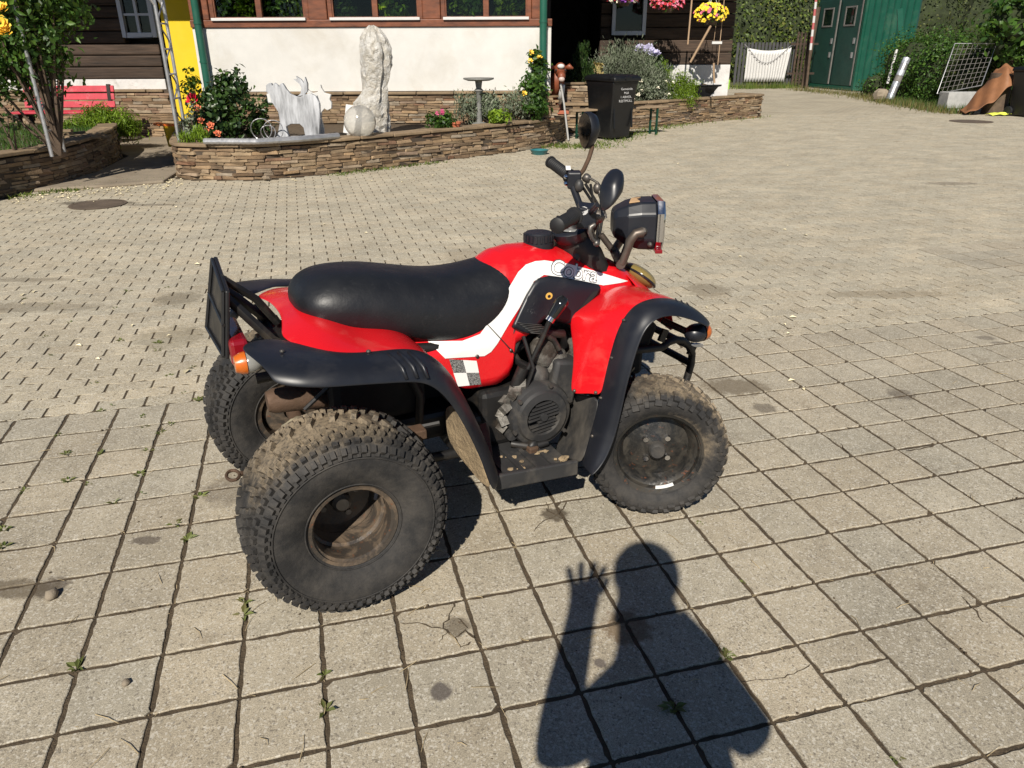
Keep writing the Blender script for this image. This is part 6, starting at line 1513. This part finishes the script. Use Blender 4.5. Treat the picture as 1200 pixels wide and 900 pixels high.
b=MB(); b.prism([HB(-.03,-.035,.0775),HB(.006,-.045,.0845),(HB(.0,.0,.0845)),HB(.02,.03,.0857),HB(-.012,.035,.081),HB(-.02,.01,.0795)],(0,0,.003)); Q('peeled_patch',b,M('peeled_paint',(.50,.32,.17),.8,var=.2,vs=30),lb)
b=MB(); b.ball(HB(.045,-.088,-.06),.009,8,6); b.ball(HB(.018,-.096,-.01),.013,8,6); Q('screw',b,STL,lb)
e0=Vp(753,267,-.13); e1=Vp(744,275,-.13); e2=Vp(729,292,-.13)
b=MB(); b.tube([HB(.012,-.105,-.012),HB(-.012,-.112,-.015),HB(-.03,-.112,-.04),HB(-.055,-.105,-.125)],[.018,.016,.016,.016],8); b.tube([HB(-.06,-.118,-.125),HB(-.06,.08,-.125)],.017,10); b.tube([HB(-.06,.03,-.125),HB(-.12,.03,-.05)],.012,8); b.tube([HB(-.055,.105,-.125),HB(.012,.105,-.012)],.015,8); Q('lamp_bracket',b,M('bracket_metal',(.11,.09,.075),.5,metal=.6,var=.3,vs=14),smooth=60)
# ---- gear lever
k0=Vp(661,350,-.21); k1=Vp(645,374,-.21); k2=Vp(636,396,-.20); k3=Vp(615,440,-.185)
b=MB(); b.tube([k1,k2,k3],[.009,.008,.008],8); gv=Q('gear_lever',b,FRM,smooth=60)
d=(k0-k1); b=MB(); b.tube([k1+d*.05,k1+d*.2,k1+d*.6,k1+d*.9,k1+d*1.08],[.014,.018,.020,.022,.012],12); Q('lever_knob',b,M('glossy_black',(.01,.01,.01),.12,coat=.5),gv,smooth=60)
b=MB(); b.tube([k1-d*.10,k1+d*.12],[.015,.015],12); Q('chrome_collar',b,CHR,gv,smooth=60)
b=MB(); b.tube([k2+Vector((.02,.02,.0)),k2+Vector((.05,.02,-.02)),Vector((.78,-.19,.54))],.010,8); b.tube([k3+Vector((-.005,0,.03)),k3+Vector((-.03,.01,-.04))],.02,8); Q('lever_link',b,FRM,gv,smooth=60)
# ================================================================ PHOTOGRAPHER (stands behind the camera; the shadow falls into the picture)
def skin(name,pts,edges,root,mat,sub=2,parent=None):
    me=bpy.data.meshes.new(name); me.from_pydata([p for p,_ in pts],edges,[]); o=link(name,me,parent)
    md=o.modifiers.new('skin','SKIN')
    for k,(p,r) in enumerate(pts):
        sv=me.skin_vertices[0].data[k]; sv.radius=(r,r) if not isinstance(r,tuple) else r; sv.use_root=(k==root)
    md.use_smooth_shade=True; md.use_x_symmetry=False
    s=o.modifiers.new('u','SUBSURF'); s.levels=sub; s.render_levels=sub
    me.materials.append(mat); return o
def shadow_pt(px,py,z):
    """where a body point of height z must be for its shadow to fall at this spot of the paving"""
    g=at(px,py,0); return g-SUND*(z/(-SUND.z))
if 1:
    hd=shadow_pt(755,684,1.60); pel=Vector((hd.x+.06,hd.y-.10,.94))
    person=empty('person',(pel.x,pel.y,0),0,'person in a jacket holding up a phone, whose long shadow falls on the slabs','person'); po=person.location
    lh=shadow_pt(684,700,1.42); le=shadow_pt(647,886,.97); re_=shadow_pt(890,872,1.06); rh=Vector((.055,-.035,HC-.02))
    sl_=shadow_pt(748,795,1.34); sr_=shadow_pt(806,768,1.36); nk=hd+Vector((.0,-.05,-.16)); ch=shadow_pt(778,806,1.24)
    HIPL,HIPR=pel+Vector((-.10,0,-.05)),pel+Vector((.10,0,-.05))
    pts=[(pel,(.23,.15)),(Vector((pel.x-.01,pel.y-.01,1.08)),(.21,.13)),(ch,(.15,.11)),(nk+Vector((0.02,0,-.06)),(.085,.08)),(nk,.068),(hd+Vector((0,.0,-.02)),(.075,.09)),(hd+Vector((0,.0,.08)),(.068,.078)),
     (sl_,.07),(le,.06),(lh+Vector((.0,-.01,-.09)),.045),(sr_,.085),(re_,.06),(rh+Vector((.06,-.02,-.07)),.04),
     (HIPL,.11),(Vector((HIPL.x-.01,pel.y+.02,.50)),.075),(Vector((HIPL.x-.02,pel.y-.02,.09)),.05),(Vector((HIPL.x-.03,pel.y+.11,.045)),.042),
     (HIPR,.11),(Vector((HIPR.x+.01,pel.y+.02,.50)),.075),(Vector((HIPR.x+.02,pel.y-.02,.09)),.05),(Vector((HIPR.x+.03,pel.y+.11,.045)),.042)]
    ed=[(0,1),(1,2),(2,3),(3,4),(4,5),(5,6),(3,7),(7,8),(8,9),(3,10),(10,11),(11,12),(0,13),(13,14),(14,15),(15,16),(0,17),(17,18),(18,19),(19,20)]
    def hand(w,palm,spread,base,up,curl):
        """palm, four bent fingers of unequal length and a thumb, grown from wrist vertex w"""
        i0=len(pts); pts.append((palm,.040)); ed.append((w,i0))
        for k,(L,a) in enumerate(((.070,-.62),(.080,-.2),(.076,.22),(.062,.62))):
            L*=1.18; d=(up+spread*(a*.8)).normalized(); r0_=palm+spread*(a*.062)+up*.034
            j=len(pts); pts.extend([(r0_,.013),(r0_+d*L*.5+curl*L*.06,.0115),(r0_+d*L*.95+curl*L*.25,.010)]); ed.extend([(i0,j),(j,j+1),(j+1,j+2)])
        j=len(pts); tb_=palm-up*.005+spread*base*.040; pts.extend([(tb_,.014),(tb_+spread*base*.035+up*.028+curl*.012,.011),(tb_+spread*base*.048+up*.062+curl*.03,.009)]); ed.extend([(i0,j),(j,j+1),(j+1,j+2)])
    hand(9,lh,Vector((.8,.1,0)),.9,Vector((-.05,.15,1)).normalized(),Vector((.3,.6,-.2)))
    hand(12,rh+Vector((.02,-.015,-.03)),Vector((.5,-.2,.6)).normalized(),.9,Vector((-.45,.1,.85)).normalized(),Vector((-.5,.2,.1)))
    pts=[(p-po,r) for p,r in pts]
    skin('body',pts,ed,0,M('jacket_cloth',(.03,.04,.07),.8),2,person)
    b=MB(); b.ball(hd-po+Vector((0,-.02,.055)),.105,16,10,(.95,1.05,1.0)); b.build('hair',M('hair',(.03,.02,.015),.7),person,smooth=180)
    ph=empty('phone',(.0,-.02,HC-.02),0,'black phone held up at the camera position by the person','phone')
    b=MB(); b.box((.012,0,0),(.15,.008,.075)); b.build('phone_body',MAT['black'],ph,bevel=.004)
# ================================================================ WEEDS, LITTER, VERGE
def weedmesh(k):
    b=MB(); n=random.randint(7,12)
    for q in range(n):
        a=q*2.4+random.uniform(-.3,.3); L=random.uniform(.014,.034); t_=random.uniform(.15,.9); d=Vector((math.cos(a),math.sin(a),t_)).normalized(); s_=Vector((-math.sin(a),math.cos(a),0)); w=L*random.uniform(.14,.24)
        b.add([(0,0,0),d*L*.5+s_*w+Vector((0,0,.002)),d*L+Vector((0,0,-.004)),d*L*.5-s_*w+Vector((0,0,.002))],[(0,1,2),(0,2,3)])
    return b.mesh('weed',WEED,clean=False)
WM_=[weedmesh(k) for k in range(7)]
wl=[(28,575,.8),(120,481,.9),(168,488,.9),(200,497,.8),(285,720,1.4),(287,706,1.1),(380,790,1.1),(381,832,1.3),(90,783,1.3),(68,509,.7),(78,532,1),(170,500,.9),(188,506,.9),(118,531,1.1),(174,528,1.0),(188,507,.8),(163,556,1.1),(80,563,1.1),(104,567,.8),(133,589,1),(168,578,.9),(205,614,1.2),(219,632,1.3),(234,582,1.2),(185,402,1.2),(142,399,1.2),(60,417,.9),(82,378,1.1),(150,341,1.2),(195,337,.9),(198,440,.9),(233,469,1.2),(225,430,.9),(110,449,.9),(132,475,.9),(850,770,1.2),(852,765,.9),(790,830,1.4),(820,613,.6),(871,681,.5),(52,395,.9),(135,361,.9),(28,350,.9),(60,356,.8),(5,620,1.3),(5,640,1.1),(1050,888,.8),(185,410,.9),(215,460,.7)]
for k,(px,py,s) in enumerate(wl):
    q=at(px,py); o=link('weed',WM_[k%7],None,(q.x,q.y,-.004),(0,0,random.uniform(0,6)),(s,s,s)); tag(o,'small green weed growing in a joint of the paving','weed','weeds in the paving joints')
# dry straw bits and crumbs in the joints
b=MB()
for k in range(900):
    i,j=random.uniform(-14,16),random.uniform(-9,6)
    if random.random()<.65: i=round(i)+random.gauss(0,.03) if random.random()<.5 else i; j=round(j)+random.gauss(0,.03) if i!=round(i) else j
    p=g2w(i,j,.001); a=random.uniform(0,6.28); L=random.uniform(.004,.012) if random.random()<.8 else random.uniform(.02,.05); d=Vector((math.cos(a),math.sin(a),.05)); s_=Vector((-d.y,d.x,0))*.0009
    b.add([p-s_,p+s_,p+d*L+s_*.3,p+d*L-s_*.3],[(0,1,2,3)])
tag(b.build('straw_bits',M('straw',(.42,.33,.19),.9,rnd=.3)),kind='stuff')
b=MB()
for k in range(700):
    i,j=random.uniform(-14,16),random.uniform(-9,6)
    if random.random()<.75:
        if random.random()<.5: i=round(i)+random.gauss(0,.025)
        else: j=round(j)+random.gauss(0,.025)
    p=g2w(i,j,.0005); b.ball(p,random.uniform(.0015,.0045),5,3,(1,1,.7),jit=.5)
tag(b.build('soil_crumbs',MAT['soil']),kind='stuff')
b=MB()
for k in range(350):
    if k<230: px_=random.uniform(10,215); q=at(px_,236-.10*px_+random.gauss(0,3.5))
    elif k<300: q=at(random.uniform(0,1000),random.uniform(190,460)); 
    else: q=at(random.uniform(330,620),random.uniform(185,215))
    a=random.uniform(0,6.28); L=random.uniform(.010,.026); d=Vector((math.cos(a),math.sin(a),0)); s_=Vector((-d.y,d.x,0)); c_=Vector((q.x,q.y,.006))
    b.add([c_-d*L,c_-s_*L*.6+Vector((0,0,.008)),c_+d*L,c_+s_*L*.6+Vector((0,0,.006))],[(0,1,2),(0,2,3)])
tag(b.build('fallen_petals',M('petal_litter',(.70,.62,.42),.7,rnd=.2)),kind='stuff')
q=at(61,700); b=MB(); b.ball((q.x,q.y,.010),.018,9,6,(1,1.2,.8),jit=.4); tag(b.build('pebble',MAT['concrete'],smooth=60),'pale pebble lying on a slab at the left edge','stone')
q=at(148,802); b=MB(); b.ball((q.x,q.y,.006),.010,8,5,(1,1.2,.7),jit=.4); tag(b.build('pebble',MAT['concrete'],smooth=60),'tiny white pebble on a slab near the lower left corner','stone')
# grass verges
DRYG=leafmat('dry_grass',[(.16,.12,.05),(.10,.11,.03),(.2,.16,.075),(.09,.12,.03)],.2)
def verge(name,pts,n,spreadw,h=(.03,.10),mat=YGREEN):
    V=[];F=[]
    for _ in range(n):
        f=random.random()*(len(pts)-1); i=int(f); p=pts[i].lerp(pts[i+1],f-i)+Vector((random.gauss(0,spreadw),random.gauss(0,spreadw),0)); a=random.uniform(0,6.28); hh=random.uniform(*h); w=.006+.006*random.random(); k=len(V)
        V+=[(p.x-w*math.cos(a),p.y-w*math.sin(a),0),(p.x+w*math.cos(a),p.y+w*math.sin(a),0),(p.x+random.uniform(-.05,.05),p.y+random.uniform(-.05,.05),hh)]; F.append((k,k+1,k+2))
    me=bpy.data.meshes.new(name); me.from_pydata(V,[],F); me.materials.append(mat); return tag(link(name,me),kind='stuff')
verge('grass_verge',[at(640,172),at(700,172),at(760,152),at(820,142),at(885,137)],1900,.17,(.015,.07),OLIVE)
verge('grass_verge',[at(930,105),at(1000,112),at(1040,120),at(1085,127),at(1118,133)],3000,.26,(.04,.2),DRYG)
verge('weed_verge',[at(1040,119),at(1085,126),at(1118,132)],700,.22,(.08,.25),GREEN)
verge('grass_verge',[at(10,232),at(80,224),at(130,216),at(190,212)],500,.06,(.01,.05),OLIVE)
verge('grass_verge',[at(390,206),at(450,198),at(520,190)],300,.06,(.01,.04),OLIVE)
verge('grass_verge',[at(862,104),at(930,103)],900,.25,(.08,.3),OLIVE)

# cracks worn into single slabs, filled with soil
b=MB()
def crack(pts,w=.0016):
    P=[at(x,y,.0017) for x,y in pts]; Q_=[]
    for a_,c_ in zip(P,P[1:]):
        for k in range(4): Q_.append(a_.lerp(c_,k/4)+Vector((random.gauss(0,.0022),random.gauss(0,.0022),0)))
    Q_.append(P[-1])
    V=[];F=[]
    for k,q in enumerate(Q_):
        t_=(Q_[min(k+1,len(Q_)-1)]-Q_[max(k-1,0)]).normalized(); n=Vector((-t_.y,t_.x,0))*w*random.uniform(.5,1.3)*(.4 if k in (0,len(Q_)-1) else 1); V+=[q-n,q+n]
        if k: F.append((2*k-2,2*k-1,2*k+1,2*k))
    b.add(V,F)
crack([(469,730),(492,731),(519,736),(530,714),(534,706)],.0022); crack([(519,736),(533,748),(545,738),(556,748)],.003); crack([(533,748),(540,758),(552,752)],.0022); crack([(525,740),(514,752)]); crack([(536,724),(548,736)],.002)
crack([(640,596),(652,604),(660,596),(664,588)],.003); crack([(652,604),(634,612),(626,622)],.002); crack([(645,600),(640,588)],.002); crack([(655,606),(668,612)],.002)
crack([(985,520),(992,528),(998,536)],.0018); crack([(990,500),(1003,502)],.002); crack([(1061,528),(1078,526),(1095,522)],.004)
crack([(1128,700),(1140,712),(1152,729)],.0025); crack([(868,800),(905,796),(930,790),(950,778)],.0013)
tag(b.build('slab_cracks',MAT['bed'],slabroot),kind='stuff')
b=MB()
for k in range(60):
    if k<26: q=at(random.uniform(0,560),random.uniform(640,895))
    else: q=at(random.uniform(0,1190),random.uniform(430,890))
    a=random.uniform(0,6.28); L=random.uniform(.02,.075); d=Vector((math.cos(a),math.sin(a),0)); z=.003
    m1=Vector((q.x,q.y,z)); m2=m1+d*L*.5+Vector((random.gauss(0,.003),random.gauss(0,.003),.003)); m3=m1+d*L; b.tube([m1,m2,m3],[.0009,.0009,.0005],4)
tag(b.build('straw_stalks',bpy.data.materials['straw']),kind='stuff')
